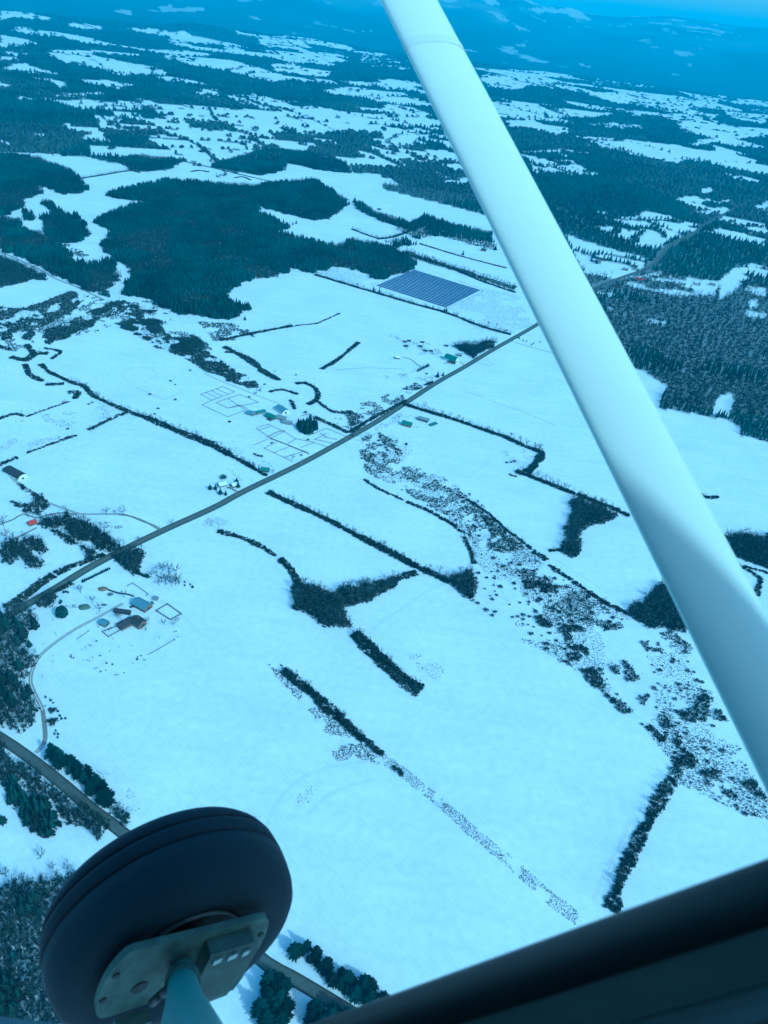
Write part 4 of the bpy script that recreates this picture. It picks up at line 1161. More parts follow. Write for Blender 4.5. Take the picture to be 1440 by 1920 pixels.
BT = [bare_tree_meshes(10 + i, 0.62 + 0.08 * (i % 3)) for i in range(5)]
_rust = bare_tree_meshes(33, 0.95, (7, 6, 9))
_rust[1].materials[0] = M['rust']
_sap = [bare_tree_meshes(50 + i, 0.4, (4, 4, 4)) for i in range(2)]
_trk = MB().tube((0, 0, 0), (0, 0, 0.3), 0.02, 0.012, 6)
_tm = bpy.data.meshes.new('trunk')
_tm.from_pydata(_trk.v, [], _trk.f)
_tm.materials.append(M['bark'])
CM = []
for i in range(4):
    V, F = T_conifer(800 + i, 8, 14, 0.24)
    CM.append(mesh_np('crown', V, F, M['con'], np.random.default_rng(i).uniform(0, 1, len(V))))
DM = []
for i in range(2):
    V, F = [], []
    r_ = np.random.default_rng(900 + i)
    for k in range(520):      # a close-grown round evergreen: small overlapping sprays over a dome
        a, e = r_.uniform(0, 2 * math.pi), math.asin(r_.uniform(0.0, 1))
        d = np.array([math.cos(a) * math.cos(e) * 0.5, math.sin(a) * math.cos(e) * 0.5, 0.1 + 0.9 * math.sin(e) ** 0.8])
        nrm = np.array([d[0] * 2, d[1] * 2, math.sin(e)])
        s = np.cross(nrm, r_.normal(size=3))
        s /= np.linalg.norm(s) + 1e-6
        t = np.cross(nrm, s)
        sz = r_.uniform(0.05, 0.10)
        j = len(V)
        V += [d * 0.93 - s * sz - t * sz, d * 0.97 + s * sz - t * sz * 0.6, d * 1.06 + t * sz]
        F.append((j, j + 1, j + 2))
    DM.append(mesh_np('crown', np.array(V), np.array(F), M['con'], r_.uniform(0, 1, len(V))))
SM = []
for i in range(4):
    V, F = T_bush(46, 950 + i, 0.06, 0.62)
    SM.append(mesh_np('shrub', V, F, M['scrubby'], np.random.default_rng(i).uniform(0, 1, len(V))))
EM = []
for i in range(3):
    V, F = T_conifer(970 + i, 4, 9, 0.42)
    EM.append(mesh_np('shrub', V, F, M['con'], np.random.default_rng(i).uniform(0, 1, len(V))))


def tree(name, meshes, P, h, lab, group=None, w=1.0, cat='tree'):
    o = empty(name, (P[0], P[1], 0), random.uniform(0, 6.28))
    s = (h * w, h * w, h)
    for nm, me in zip(('trunk', 'crown'), meshes):
        c = obj(nm, me, o)
        c.scale = s
    return tag(o, lab, cat, group)


def bare(crop, x, y, h, lab, group=None, w=1.0):
    return tree('leafless_tree', random.choice(BT), g1(crop, x, y), h, lab, group, w)


def conifer(crop, x, y, h, lab, group=None, w=1.0):
    return tree('evergreen_tree', (_tm, random.choice(CM)), g1(crop, x, y), h, lab, group, w)


def shrub(P, h, lab, group, meshes=None, name='shrub', w=1.0):
    o = obj(name, random.choice(meshes or SM), None, (P[0], P[1], 0), (0, 0, random.uniform(0, 6.28)))
    o.scale = (h * w, h * w, h)
    return tag(o, lab, 'shrub', group)


GR = 'grove of bare trees by the farm'
for x, y, h in [(1060, 790, 12), (1090, 830, 12), (1120, 850, 13), (1150, 830, 14), (1185, 850, 13), (1205, 840, 12), (1140, 770, 14), (1190, 780, 13), (1100, 760, 12), (1075, 855, 9), (1160, 860, 9), (1210, 855, 8), (1020, 800, 9)]:
    bare('I', x, y, h, 'tall leafless tree in the grove above the farm buildings', GR)
for x, y, h, lab in [(545, 905, 10.5, 'spreading leafless tree between the road and the tarp mounds'), (628, 970, 9.5, 'leafless tree beside the small grey garden mound'), (675, 1032, 10, 'leafless tree above the farm driveway'),
                     (838, 938, 9, 'leafless tree beside the blue-roofed barn'), (800, 1080, 9, 'leafless tree in front of the dark farmhouse'), (1160, 446, 8, 'single leafless tree at the road by the track junction'),
                     (720, 378, 11, 'leafless tree on the farm track beside a smaller one'), (832, 382, 12, 'tallest leafless tree on the bend of the farm track'), (775, 372, 6, 'slim leafless tree between two taller ones on the farm track'),
                     (938, 558, 8, 'leafless tree on the rough patch beside the road'), (285, 262, 8, 'leafless tree beside the round-roofed barn track'), (630, 640, 8, 'leafless tree at the roadside wood edge'),
                     (1000, 1100, 6, 'small leafless tree at the corner of the dark farmhouse')]:
    bare('I', x, y, h, lab)
tree('leafless_tree', _rust, g1('I', 25, 455), 13, 'broad leafless tree with rusty twigs behind the red-roofed shed', None, 1.0)
tree('leafless_tree', _rust, g1('I', 45, 545), 12, 'broad leafless tree with rusty twigs beside the dark wood', None, 1.0)
for x, y, h in [(1110, 1120, 7), (1170, 1125, 6), (1200, 1100, 5)]:
    bare('I', x, y, h, 'small leafless tree at the lower corner of the fenced pen', 'trees at the pen', 1.2)
for x, y, h, lab in [(265, 785, 9, 'single leafless tree in the snowy clearing by the landing wheel'), (40, 905, 11, 'leafless tree at the clearing edge beside the wood'), (345, 855, 7, 'crooked leafless tree at the wood edge in the clearing'), (440, 855, 8, 'leafless tree touching the landing wheel outline'), (480, 430, 7, 'leafless tree on the verge of the lower road')]:
    bare('M', x, y, h, lab)
bare('N', 818, 695, 8.5, 'lone leafless tree in the stubble strip of the near field', None, 0.8)
bare('N', 375, 300, 9, 'tallest bare tree in the sparse hedge strip', None)
bare('O', 1320, 1235, 10, 'leafless tree with round crown at the marsh thicket', None, 1.2)
for x, y, h in [(1228, 480, 9), (945, 340, 7), (1180, 462, 7), (845, 535, 8), (820, 545, 7), (1262, 500, 8), (555, 150, 6), (475, 112, 5)]:
    bare('K', x, y, h, 'bare tree standing up from the hedges round the near fields', 'trees in the field hedges')
for x, y, h in [(515, 625, 10), (960, 790, 9), (1130, 835, 10), (1190, 860, 10), (1240, 885, 10), (1300, 915, 11), (1335, 920, 11), (640, 670, 8), (700, 690, 8), (760, 705, 8)]:
    bare('H', x, y, h, 'bare tree rising from the hedgerow behind the brown barn', 'trees in the barn hedgerow')
for x, y, h in [(530, 165, 9), (570, 185, 9), (600, 200, 9), (640, 215, 9), (680, 235, 9), (705, 240, 8), (1000, 365, 6)]:
    bare('L', x, y, h, 'bare tree rising from the hedge above the T-shaped wood', 'trees in the upper marsh hedge')
bare('H', 330, 710, 10, 'leafless tree beside the brown barn at the road')
bare('G', 755, 810, 10, 'leafless tree in the paddock beside the road', None, 0.9)
bare('G', 600, 910, 7, 'leafless tree next to the green roadside shed', None, 0.9)
bare('F', 1015, 550, 8, 'lone leafless tree beside the long thick hedgerow', None, 0.7)
bare('F', 335, 615, 7, 'leafless tree on the thin meadow hedge', None, 0.8)
bare('F', 240, 940, 7, 'leafless tree at the edge of the square field by the track', None, 0.8)
for x, y in [(1150, 565), (1180, 570), (1210, 580), (1240, 585), (1265, 590), (1225, 560), (1190, 555), (1050, 655), (1085, 650), (1105, 665)]:
    bare('D', x, y, random.uniform(9, 12), 'bare tree at the road end of the solar field hedge', 'trees at the road end of the solar hedge')
for x, y in [(800, 190), (1140, 190), (940, 260), (700, 395), (600, 380)]:
    bare('D', x, y, random.uniform(9, 12), 'bare tree scattered on the strip fields near the solar panels', 'trees on the strip fields')
for c, x, y, h, lab in [('I', 657, 500, 12, 'single pointed evergreen at the roadside wood'), ('K', 980, 515, 6, 'small evergreen in the hedge near the fan-shaped copse'), ('D', 960, 785, 11, 'big dark evergreen beside the road below the gambrel barn'),
                        ('D', 985, 780, 8, 'smaller evergreen beside the big one below the gambrel barn'), ('C', 1378, 895, 7, 'lone evergreen on the snow at the forest edge'), ('D', 95, 528, 6, 'round evergreen at the corner of the big field'),
                        ('J', 200, 475, 8, 'evergreen at the driveway edge of the wood'), ('J', 160, 525, 8, 'evergreen beside the driveway wood'), ('M', 20, 555, 9, 'round evergreen alone in the snowy clearing')]:
    conifer(c, x, y, h, lab, None, 1.5 if c in 'JM' or lab.startswith('round') else 1.15)
for x, y, h in [(1182, 892, 8), (1212, 893, 8), (1240, 918, 9), (1270, 925, 7), (1340, 880, 8), (1332, 850, 7)]:
    conifer('F', x, y, h, 'dark spruce standing round the white roadside house', 'spruces at the roadside house', 1.25)
for k in range(7):
    conifer('D', 872 + k * 8, 760 - k * 4, random.uniform(6, 9), 'dark evergreen in the short row by the gambrel barn', 'row of evergreens by the gambrel barn')
for x, y in [(672, 400), (698, 408), (750, 425), (990, 495), (1000, 490), (905, 250), (915, 255), (1075, 235), (560, 190), (640, 290), (655, 300), (670, 300), (690, 305), (210, 75), (250, 85), (268, 90), (310, 100), (325, 95)]:
    conifer('D', x, y, random.uniform(8, 12), 'single evergreen among the hedges near the solar panels', 'evergreens near the solar panels')
for x, y in [(1215, 150), (1190, 135), (1240, 155), (1290, 170), (1275, 180), (1185, 130), (1335, 160)]:
    conifer('H', x, y, random.uniform(4, 6), 'small evergreen on the lawn beside the path across the road', 'evergreens on the lawn')
for x, y in [(940, 780), (950, 785), (962, 790), (975, 795), (988, 798), (1000, 800)]:
    conifer('I', x, y, random.uniform(4, 6), 'small evergreen in the row below the roadside copse', 'evergreens below the copse', 1.4)
for k in range(15):
    conifer('I', 560 + k * 12.8, 832 - k * 6.2, random.uniform(3, 4), 'small evergreen in the planted row along the road', 'evergreen row along the road', 1.5)
for x, y in [(1248, 835), (1285, 850), (1248, 858), (1300, 870), (412, 968), (405, 978), (430, 905), (460, 905), (445, 900)]:
    conifer('I', x, y, random.uniform(2.6, 4), 'little evergreen on the snow round the farm', 'little evergreens round the farm', 1.5)
o = tree('evergreen_tree', (_tm, DM[0]), g1('I', 420, 1058), 10.5, 'big round dark evergreen alone beside the tarp mound', None, 1.0)
# low evergreens planted on the slope below the farm
YARD = [(310, 820, 2.6), (342, 840, 2.6), (360, 858, 1.8), (305, 878, 1.4), (392, 915, 2.4), (405, 945, 2.6), (417, 965, 2.6), (443, 963, 2.4), (377, 1045, 2), (370, 1068, 2.4), (393, 1070, 2.6), (391, 1092, 2.4), (480, 535, 1.6), (475, 545, 1.6),
        (497, 555, 1.6), (483, 552, 1.6), (720, 590, 2), (760, 598, 2), (681, 648, 2), (926, 563, 2.4), (953, 540, 1.8), (930, 548, 1.5), (640, 625, 1.3), (655, 622, 1.3), (715, 636, 1.3), (775, 670, 1.2), (785, 668, 1.2), (800, 665, 1.2), (838, 655, 1.4),
        (560, 568, 1.2), (588, 568, 1.2), (603, 575, 1.3), (625, 550, 1.3), (670, 540, 1.3), (680, 538, 1.3), (740, 508, 1.2), (897, 590, 1.2), (970, 568, 1.2), (980, 566, 1.2), (615, 470, 1.5), (655, 440, 1.5), (1178, 432, 1.6), (1200, 412, 1.4), (1178, 378, 1.5), (1190, 375, 1.5)]
for x, y, h in YARD:
    shrub(g1('J', x, y), h, 'small dark evergreen shrub dotted on the snow slope below the farm', 'shrubs on the slope below the farm', EM, 'evergreen_shrub')
for x, y in [(360, 545), (358, 590), (290, 690), (380, 400), (480, 395), (650, 448), (555, 508), (580, 490), (605, 478), (765, 432), (805, 486), (893, 480), (1080, 426), (360, 305), (245, 520), (295, 465)]:
    tree('leafless_sapling', random.choice(_sap), g1('J', x, y), random.uniform(3, 4.5), 'thin leafless sapling on the snow below the farm', 'saplings below the farm', 0.9, 'sapling')
for x, y, h in [(355, 920, 3.6), (340, 905, 3), (370, 905, 3), (350, 985, 4.6), (375, 980, 4), (355, 1005, 3.6), (330, 985, 3.5)]:
    shrub(g1('J', x, y), h, 'round leafless bush beside the driveway', 'bushes beside the driveway', None, 'leafless_bush', 1.3)
# marsh shrubs one can tell apart
mk = []
for c, p in MARSH:
    P = fill(g(c, p), 11.0, 0.5)
    mk.append(P[fbm(P, 40, 97, 2) > 0.40])
mk = np.vstack(mk)
rng.shuffle(mk)
for P in mk[:210]:
    h_, w_ = random.uniform(1.6, 3.9), random.uniform(1.1, 1.7)
    big = 'tall' if h_ > 3.1 else ('low' if h_ < 2.3 else 'middling')
    wd_ = 'broad' if w_ > 1.4 else 'narrow'
    shrub(P, h_, f'{big} {wd_} dark leafless shrub standing apart on the snowy marsh', f'{big} {wd_} shrubs dotted over the marsh', None, 'leafless_bush', w_)
for c, pts in [('H', [(345, 930), (325, 922), (290, 1105), (385, 885), (95, 970), (70, 985), (230, 890), (240, 910), (250, 925), (150, 1000), (200, 830), (190, 860), (225, 875)]), ('H', [(390, 492), (470, 490), (445, 455), (540, 455), (355, 545), (330, 570), (530, 385)])]:
    for x, y in pts:
        shrub(g1(c, x, y), random.uniform(2.5, 4), 'dark leafless bush near the road on the rough meadow', 'bushes on the rough meadow', None, 'leafless_bush', 1.4)
for x, y in [(378, 165), (365, 158), (395, 168), (370, 85), (345, 88), (390, 80)]:
    shrub(g1('L', x, y), random.uniform(2.5, 3.5), 'dark bush in the little group alone on the snow by the upper hedge', 'bushes by the upper hedge', None, 'leafless_bush', 1.5)
for x, y in [(985, 305), (960, 285), (845, 360), (985, 390), (1070, 225), (1130, 600), (870, 470), (890, 440), (1290, 515), (380, 555), (500, 415), (520, 405)]:
    shrub(g1('F', x, y), random.uniform(2, 3.5), 'low dark bush scattered on the snow round the paddocks', 'bushes round the paddocks', None, 'leafless_bush', 1.6)
for x, y in [(820, 775), (600, 685), (870, 660), (505, 290), (430, 340), (280, 525), (545, 245), (780, 175), (850, 455), (1215, 540), (495, 780), (470, 770), (520, 785)]:
    shrub(g1('G', x, y), random.uniform(2.5, 4), 'dark bush standing near the blue farm roofs and the stream', 'bushes near the stream farm', None, 'leafless_bush', 1.6)
V_, F_ = T_bush(80, 991, 0.09, 0.55)
tl = mesh_np('shrub', V_, F_, mat('teal_leaves', (0.10, 0.17, 0.14), var=0.3, tint=True), np.random.default_rng(3).uniform(0, 1, len(V_)))
shrub(g1('F', 1258, 830), 6, 'pale green round bush behind the white roadside house', None, [tl], 'leafy_bush', 1.5)

# ------------------------------------------------------------------ buildings
M['wall_white'] = mat('white_boards', (0.72, 0.72, 0.70), var=0.08, scale=1.5)
M['wall_brown'] = mat('brown_boards', (0.17, 0.12, 0.085), var=0.3, scale=1.5)
M['wall_grey'] = mat('grey_boards', (0.28, 0.27, 0.25), var=0.2, scale=1.5)
M['wall_dark'] = mat('dark_boards', (0.06, 0.055, 0.05), var=0.3, scale=1.5)
M['wall_green'] = mat('green_boards', (0.10, 0.16, 0.12), var=0.2, scale=1.5)
M['roof_blue'] = mat('blue_metal_roof', (0.17, 0.25, 0.31), rough=0.55, var=0.15, scale=0.8)
M['roof_grey'] = mat('grey_metal_roof', (0.24, 0.26, 0.27), rough=0.6, var=0.2, scale=0.8)
M['roof_dark'] = mat('dark_shingles', (0.045, 0.045, 0.05), var=0.3, scale=1.2)
M['roof_snow'] = mat('snowy_roof', (0.74, 0.75, 0.76), var=0.08, scale=0.6)
M['roof_green'] = mat('green_metal_roof', (0.09, 0.19, 0.15), rough=0.55, var=0.15, scale=0.8)
M['roof_red'] = mat('red_metal_roof', (0.42, 0.05, 0.045), rough=0.6, var=0.15, scale=0.8)
M['glass'] = mat('window_glass', (0.03, 0.035, 0.04), rough=0.15, var=0.1, spec=0.6)
M['brick'] = mat('chimney_brick', (0.25, 0.11, 0.08), var=0.25, scale=4)


def building(name, lab, cat, crop, a, b, width, wall_h, rise, wall, roof, shape='gable', door=True, windows=0, chimney=False, group=None, length=None, over=0.4, opening=None):
    """a, b: pixels of the two ends of the ridge"""
    zr = wall_h + rise
    A, B = g1(crop, *a, zr), g1(crop, *b, zr)
    c = (A + B) / 2
    L = np.linalg.norm(B - A) if length is None else length
    rz = math.atan2(B[1] - A[1], B[0] - A[0])
    o = empty(name, (c[0], c[1], 0), rz)
    hl, hw = L / 2, width / 2
    if shape == 'gable':
        prof = [(-hw, 0), (hw, 0), (hw, wall_h), (0, zr), (-hw, wall_h)]
        top = [(-hw, wall_h), (0, zr), (hw, wall_h)]
    elif shape == 'gambrel':
        prof = [(-hw, 0), (hw, 0), (hw, wall_h), (hw * 0.62, wall_h + rise * 0.62), (0, zr), (-hw * 0.62, wall_h + rise * 0.62), (-hw, wall_h)]
        top = [(-hw, wall_h), (-hw * 0.62, wall_h + rise * 0.62), (0, zr), (hw * 0.62, wall_h + rise * 0.62), (hw, wall_h)]
    elif shape == 'round':
        arc = [(math.cos(math.pi * k / 12) * hw, wall_h + math.sin(math.pi * k / 12) * rise) for k in range(13)]
        prof = [(-hw, 0), (hw, 0)] + arc
        top = arc[::-1]
    else:
        prof = [(-hw, 0), (hw, 0), (hw, wall_h + rise), (-hw, wall_h)]
        top = [(-hw, wall_h), (hw, wall_h + rise)]
    MB().prismx(prof, -hl, hl).build('wall', wall, o)
    t = 0.22
    if shape == 'round':
        m = MB()
        k = len(top)
        vs_ = [(x, p[0] * (1 + s), p[1] + 0.04 + s * 2) for x in (-hl - over, hl + over) for s in (0.0, 0.03) for p in top]
        for i in range(k - 1):
            m.add([vs_[i], vs_[i + 1], vs_[2 * k + i + 1], vs_[2 * k + i]], [(0, 1, 2, 3)])
            m.add([vs_[k + i], vs_[k + i + 1], vs_[3 * k + i + 1], vs_[3 * k + i]], [(3, 2, 1, 0)])
            m.add([vs_[i], vs_[i + 1], vs_[k + i + 1], vs_[k + i]], [(3, 2, 1, 0)])
            m.add([vs_[2 * k + i], vs_[2 * k + i + 1], vs_[3 * k + i + 1], vs_[3 * k + i]], [(0, 1, 2, 3)])
        m.build('roof', roof, o, smooth=False)
    else:
        for p, q in zip(top[:-1], top[1:]):
            d = np.array([q[0] - p[0], q[1] - p[1]])
            d /= np.linalg.norm(d)
            n = np.array([-d[1], d[0]])
            if n[1] < 0:
                n = -n
            p2, q2 = np.array(p, float), np.array(q, float)
            if abs(p[0]) > hw * 0.99:
                p2 = p2 - d * over
            if abs(q[0]) > hw * 0.99:
                q2 = q2 + d * over
            p2, q2 = p2 + n * 0.02, q2 + n * 0.02
            poly = [tuple(p2), tuple(q2), tuple(q2 + n * t), tuple(p2 + n * t)]
            MB().prismx(poly, -hl - over, hl + over).build('roof_panel', roof, o)
    dw = min(3.2, width * 0.4) if opening is None else opening
    dh = min(wall_h * 0.9, 3.4)
    if door:
        for s in (-1, 1):
            x = s * (hl + 0.03)
            MB().box(min(x, x - s * 0.08), max(x, x - s * 0.08), -dw / 2, dw / 2, 0, dh).build('door', M['wall_dark'] if wall is not M['wall_dark'] else M['wall_grey'], o)
    for k in range(windows):
        x = -hl + (k + 0.5) * L / windows
        for s in (-1, 1):
            y = s * (hw + 0.03)
            w = MB().box(x - 0.55, x + 0.55, min(y, y - s * 0.08), max(y, y - s * 0.08), 1.0, 2.3).build('window', M['glass'], o)
            y2 = s * (hw + 0.06)
            MB().box(x - 0.7, x + 0.7, min(y2, y2 - s * 0.08), max(y2, y2 - s * 0.08), 0.86, 0.99).build('sill', M['wall_white'], w)
    if chimney:
        MB().box(-0.4, 0.4, -0.4 + 0.6, 0.4 + 0.6, wall_h, zr + 1.1).build('chimney', M['brick'], o)
    return tag(o, lab, cat, group)


building('round_roofed_barn', 'long barn with dark arched roof and white end wall at the square field', 'barn', 'I', (45, 52), (150, 108), 12, 2.4, 3.6, M['wall_white'], M['roof_dark'], 'round', windows=4)
building('shed', 'small shed with bright red roof beside the thicket', 'shed', 'I', (188, 428), (240, 410), 6.5, 2.4, 1.6, M['wall_brown'], M['roof_red'])
building('farm_barn', 'barn with pale blue and dark metal roof in the farmyard', 'barn', 'I', (912, 938), (1000, 985), 10, 3.6, 3.4, M['wall_brown'], M['roof_blue'], windows=3)
building('garage', 'small blue-roofed garage beside the dark farmhouse', 'garage', 'I', (678, 1086), (722, 1108), 6, 2.6, 1.2, M['wall_brown'], M['roof_blue'])
building('farmhouse', 'long dark-roofed farmhouse wing with fenced yard', 'house', 'I', (800, 1118), (888, 1072), 8.5, 3.0, 2.6, M['wall_brown'], M['roof_dark'], windows=4, chimney=True)
building('farmhouse', 'broad dark-roofed main farmhouse beside its long wing', 'house', 'I', (900, 1060), (960, 1098), 9.5, 4.2, 3.0, M['wall_brown'], M['roof_dark'], windows=3, chimney=True)
building('lean_to', 'dark low lean-to between the farmhouse and the blue-roofed barn', 'shed', 'I', (770, 1018), (880, 1034), 3.4, 2.0, 0.8, M['wall_dark'], M['roof_dark'], 'mono', door=False)
building('shed', 'tiny grey shed between barn and fenced pen', 'shed', 'I', (1040, 930), (1062, 938), 4, 2.0, 1.0, M['wall_grey'], M['roof_grey'])
building('house', 'white roadside house with snow-covered roof among the spruces', 'house', 'F', (1228, 856), (1270, 846), 8, 2.8, 2.2, M['wall_grey'], M['roof_snow'], windows=3, chimney=True)
building('garage', 'snow-roofed garage next to the white roadside house', 'garage', 'F', (1302, 862), (1330, 852), 7, 2.5, 1.8, M['wall_brown'], M['roof_snow'])
building('shed', 'green shed under trees at the paddock corner by the road', 'shed', 'G', (520, 862), (580, 870), 7, 2.8, 2.0, M['wall_green'], M['roof_green'])
building('stable', 'pale blue-roofed stable at the paddock end of the stream farm', 'stable', 'G', (418, 436), (470, 452), 9, 2.8, 2.0, M['wall_grey'], M['roof_blue'], windows=3)
building('stable', 'long low green-roofed stable in the middle of the stream farm', 'stable', 'G', (478, 446), (545, 430), 7, 2.6, 1.6, M['wall_grey'], M['roof_green'], windows=4)
building('barn', 'bright blue-roofed barn at the top of the stream farm', 'barn', 'G', (646, 392), (704, 432), 12, 3.6, 3.0, M['wall_white'], M['roof_blue'], windows=3)
building('house', 'green-roofed house in the middle of the stream farm', 'house', 'G', (560, 452), (625, 478), 9, 3.2, 2.4, M['wall_green'], M['roof_green'], windows=3, chimney=True)
building('barn', 'grey-roofed long barn beside the blue-roofed barn of the stream farm', 'barn', 'G', (640, 470), (700, 486), 9, 3.0, 2.0, M['wall_grey'], M['roof_grey'], windows=4)
building('shed', 'low grey-roofed shed at the road side of the stream farm', 'shed', 'G', (680, 508), (745, 520), 8, 2.6, 1.6, M['wall_grey'], M['roof_grey'], windows=3)
building('shed', 'small dark shed beside the green-roofed house of the stream farm', 'shed', 'G', (575, 490), (600, 498), 5, 2.2, 1.2, M['wall_dark'], M['roof_dark'])
building('gambrel_barn', 'big teal gambrel-roofed barn with white gable beside the road', 'barn', 'H', (672, 236), (752, 264), 14, 4.0, 6.0, M['wall_white'], M['roof_green'], 'gambrel', windows=4)
building('shed', 'brown shed leaning on the lower side of the gambrel barn', 'shed', 'H', (690, 288), (735, 300), 6, 2.4, 1.2, M['wall_brown'], M['roof_dark'], 'mono', door=False)
building('cottage', 'small snow-roofed cottage alone in the field by the gambrel barn', 'house', 'H', (308, 258), (338, 256), 6, 2.4, 1.6, M['wall_dark'], M['roof_snow'])
building('house', 'dark house under the trees between the gambrel barn and the solar hedge', 'house', 'H', (955, 168), (1000, 158), 9, 3.0, 2.6, M['wall_dark'], M['roof_dark'], windows=2)
building('house', 'low dark house next to the trees behind the gambrel barn', 'house', 'H', (750, 235), (780, 238), 7, 2.6, 1.8, M['wall_dark'], M['roof_grey'])
for x, y in [(380, 180), (405, 143), (500, 153), (485, 182), (560, 215), (670, 178), (520, 213), (375, 150)]:
    building('hay_shelter', 'low dark shelter strung out in the field behind the gambrel barn', 'shelter', 'H', (x - 12, y), (x + 14, y + 3), 3.5, 1.2, 0.6, M['wall_dark'], M['roof_dark'], 'mono', door=False, group='shelters behind the gambrel barn')
building('brown_barn', 'brown barn with teal roof near the road and hedgerow', 'barn', 'H', (362, 710), (425, 728), 9, 3.6, 3.2, M['wall_brown'], M['roof_green'], windows=3)
building('long_shed', 'long pale-roofed shed with dark open side behind the brown barn', 'shed', 'H', (475, 682), (545, 702), 8, 3.0, 1.8, M['wall_dark'], M['roof_grey'], windows=0)
building('tarp_shelter', 'low green shelter roof on the snow beside the long shed', 'shelter', 'H', (556, 744), (600, 728), 4.5, 1.2, 0.7, M['wall_green'], M['roof_green'], 'mono', door=False)
# far houses: village along the road and hamlets behind the solar field
VH = [('E', 500, 548, 30, 'dark'), ('E', 470, 555, 14, 'snow'), ('E', 720, 662, 20, 'red'), ('E', 770, 655, 16, 'grey'), ('E', 810, 640, 14, 'snow'), ('E', 870, 640, 15, 'dark'), ('E', 905, 700, 18, 'dark'), ('E', 960, 690, 16, 'grey'), ('E', 1010, 640, 18, 'dark'),
      ('E', 690, 590, 16, 'dark'), ('E', 640, 605, 14, 'grey'), ('E', 590, 700, 16, 'dark'), ('E', 1375, 690, 45, 'dark'), ('E', 1330, 695, 20, 'dark'), ('E', 1130, 690, 15, 'grey'), ('E', 1000, 450, 14, 'dark'), ('E', 1110, 270, 16, 'snow'), ('E', 1220, 240, 16, 'dark'), ('E', 1340, 405, 15, 'grey'),
      ('D', 890, 125, 14, 'grey'), ('D', 915, 118, 12, 'dark'), ('D', 985, 125, 12, 'snow'), ('D', 1050, 135, 14, 'dark'), ('D', 1080, 160, 13, 'grey'), ('D', 1170, 205, 12, 'dark'), ('D', 870, 145, 12, 'snow'), ('D', 1140, 180, 12, 'snow'),
      ('D', 640, 10, 14, 'grey'), ('D', 700, 25, 12, 'dark'), ('E', 1085, 180, 14, 'snow'), ('E', 1060, 165, 12, 'dark'), ('E', 470, 320, 14, 'dark'), ('E', 530, 315, 12, 'grey')]
for c, x, y, L, kind in VH:
    P = g1(c, x, y)
    d = random.choice([0.35, -1.15]) + random.uniform(-.15, .15)
    s = CROP[c][2]
    k = np.linalg.norm(g1(c, x + 1, y) - P)
    building('village_house', {'dark': 'far dark-roofed house of the village beyond the solar field', 'snow': 'far snow-roofed house of the village beyond the solar field', 'grey': 'far grey-roofed house of the village beyond the solar field', 'red': 'far red-roofed house of the village by the road'}[kind], 'house', c,
             (x - 5, y), (x + 5, y + 2), 8.5, 3.6, 2.6, random.choice([M['wall_white'], M['wall_grey'], M['wall_brown']]), M['roof_' + kind], windows=0, length=L, group={'dark': 'dark-roofed village houses', 'snow': 'snow-roofed village houses', 'grey': 'grey-roofed village houses', 'red': None}[kind])


# mounds under tarpaulins in the farmyard
def mound(crop, x, y, rx, ry, h, rz, col, lab, name='tarp_mound'):
    P = g1(crop, x, y)
    V, F = [], []
    n, rings = 12, 5
    r = np.random.default_rng(int(x))
    wob = 1 + r.uniform(-.12, .12, n)
    for k in range(rings + 1):
        f = math.cos(math.pi / 2 * k / rings) if k < rings else 0.02
        z = h * math.sin(math.pi / 2 * k / rings)
        for i in range(n):
            a = 2 * math.pi * i / n
            V.append((rx * f * wob[i] * math.cos(a), ry * f * wob[i] * math.sin(a), z + r.uniform(-.05, .05)))
    for k in range(rings):
        for i in range(n):
            F.append((k * n + i, k * n + (i + 1) % n, (k + 1) * n + (i + 1) % n, (k + 1) * n + i))
    me = mesh_np(name, np.array(V), np.array(F), mat(name + str(int(x)), col, var=0.25, scale=0.7, bump=0.4))
    o = obj(name, me, None, (P[0], P[1], 0), (0, 0, rz))
    return tag(o, lab, 'mound')


mound('I', 570, 1003, 5.5, 4.2, 2.4, 0.2, (0.12, 0.15, 0.11), 'green-grey mound under a tarp beside the round evergreen')
mound('I', 696, 880, 5.0, 3.2, 2.0, 0.2, (0.19, 0.15, 0.08), 'brown mound at the end of the farmyard path')
mound('I', 745, 917, 2.8, 2.3, 1.4, 0.3, (0.13, 0.15, 0.12), 'small grey mound beside the brown one')
mound('I', 706, 988, 2.2, 1.5, 1.0, 0.5, (0.11, 0.12, 0.10), 'little dark mound above the driveway')


# ------------------------------------------------------------------ fences
M['fence'] = mat('fence_wood', (0.14, 0.12, 0.10), var=0.3, scale=2)


def fence(crop, pts, lab, h=1.3, thick=0.14, group=None, post=3.0, rails=2, closed=False):
    P = g(crop, pts)
    if closed:
        P = np.vstack([P, P[:1]])
    o = empty('fence', (P[0][0], P[0][1], 0))
    for a, b in zip(P[:-1], P[1:]):
        L = np.linalg.norm(b - a)
        rz = math.atan2(b[1] - a[1], b[0] - a[0])
        for k in range(rails):
            z = h * (0.92 - 0.4 * k)
            MB().box(0, L, -thick * 0.4, thick * 0.4, z - 0.09, z + 0.09).build('rail', M['fence'], o, loc=(a[0] - P[0][0], a[1] - P[0][1], 0), rot=(0, 0, rz))
        m = MB()
        for k in range(int(L / post) + 1):
            x = k * post
            m.box(x - thick * 0.6, x + thick * 0.6, thick * 0.42, thick * 1.6, 0, h)
        m.build('posts', M['fence'], o, loc=(a[0] - P[0][0], a[1] - P[0][1], 0), rot=(0, 0, rz))['kind'] = 'stuff'
    return tag(o, lab, 'fence', group)


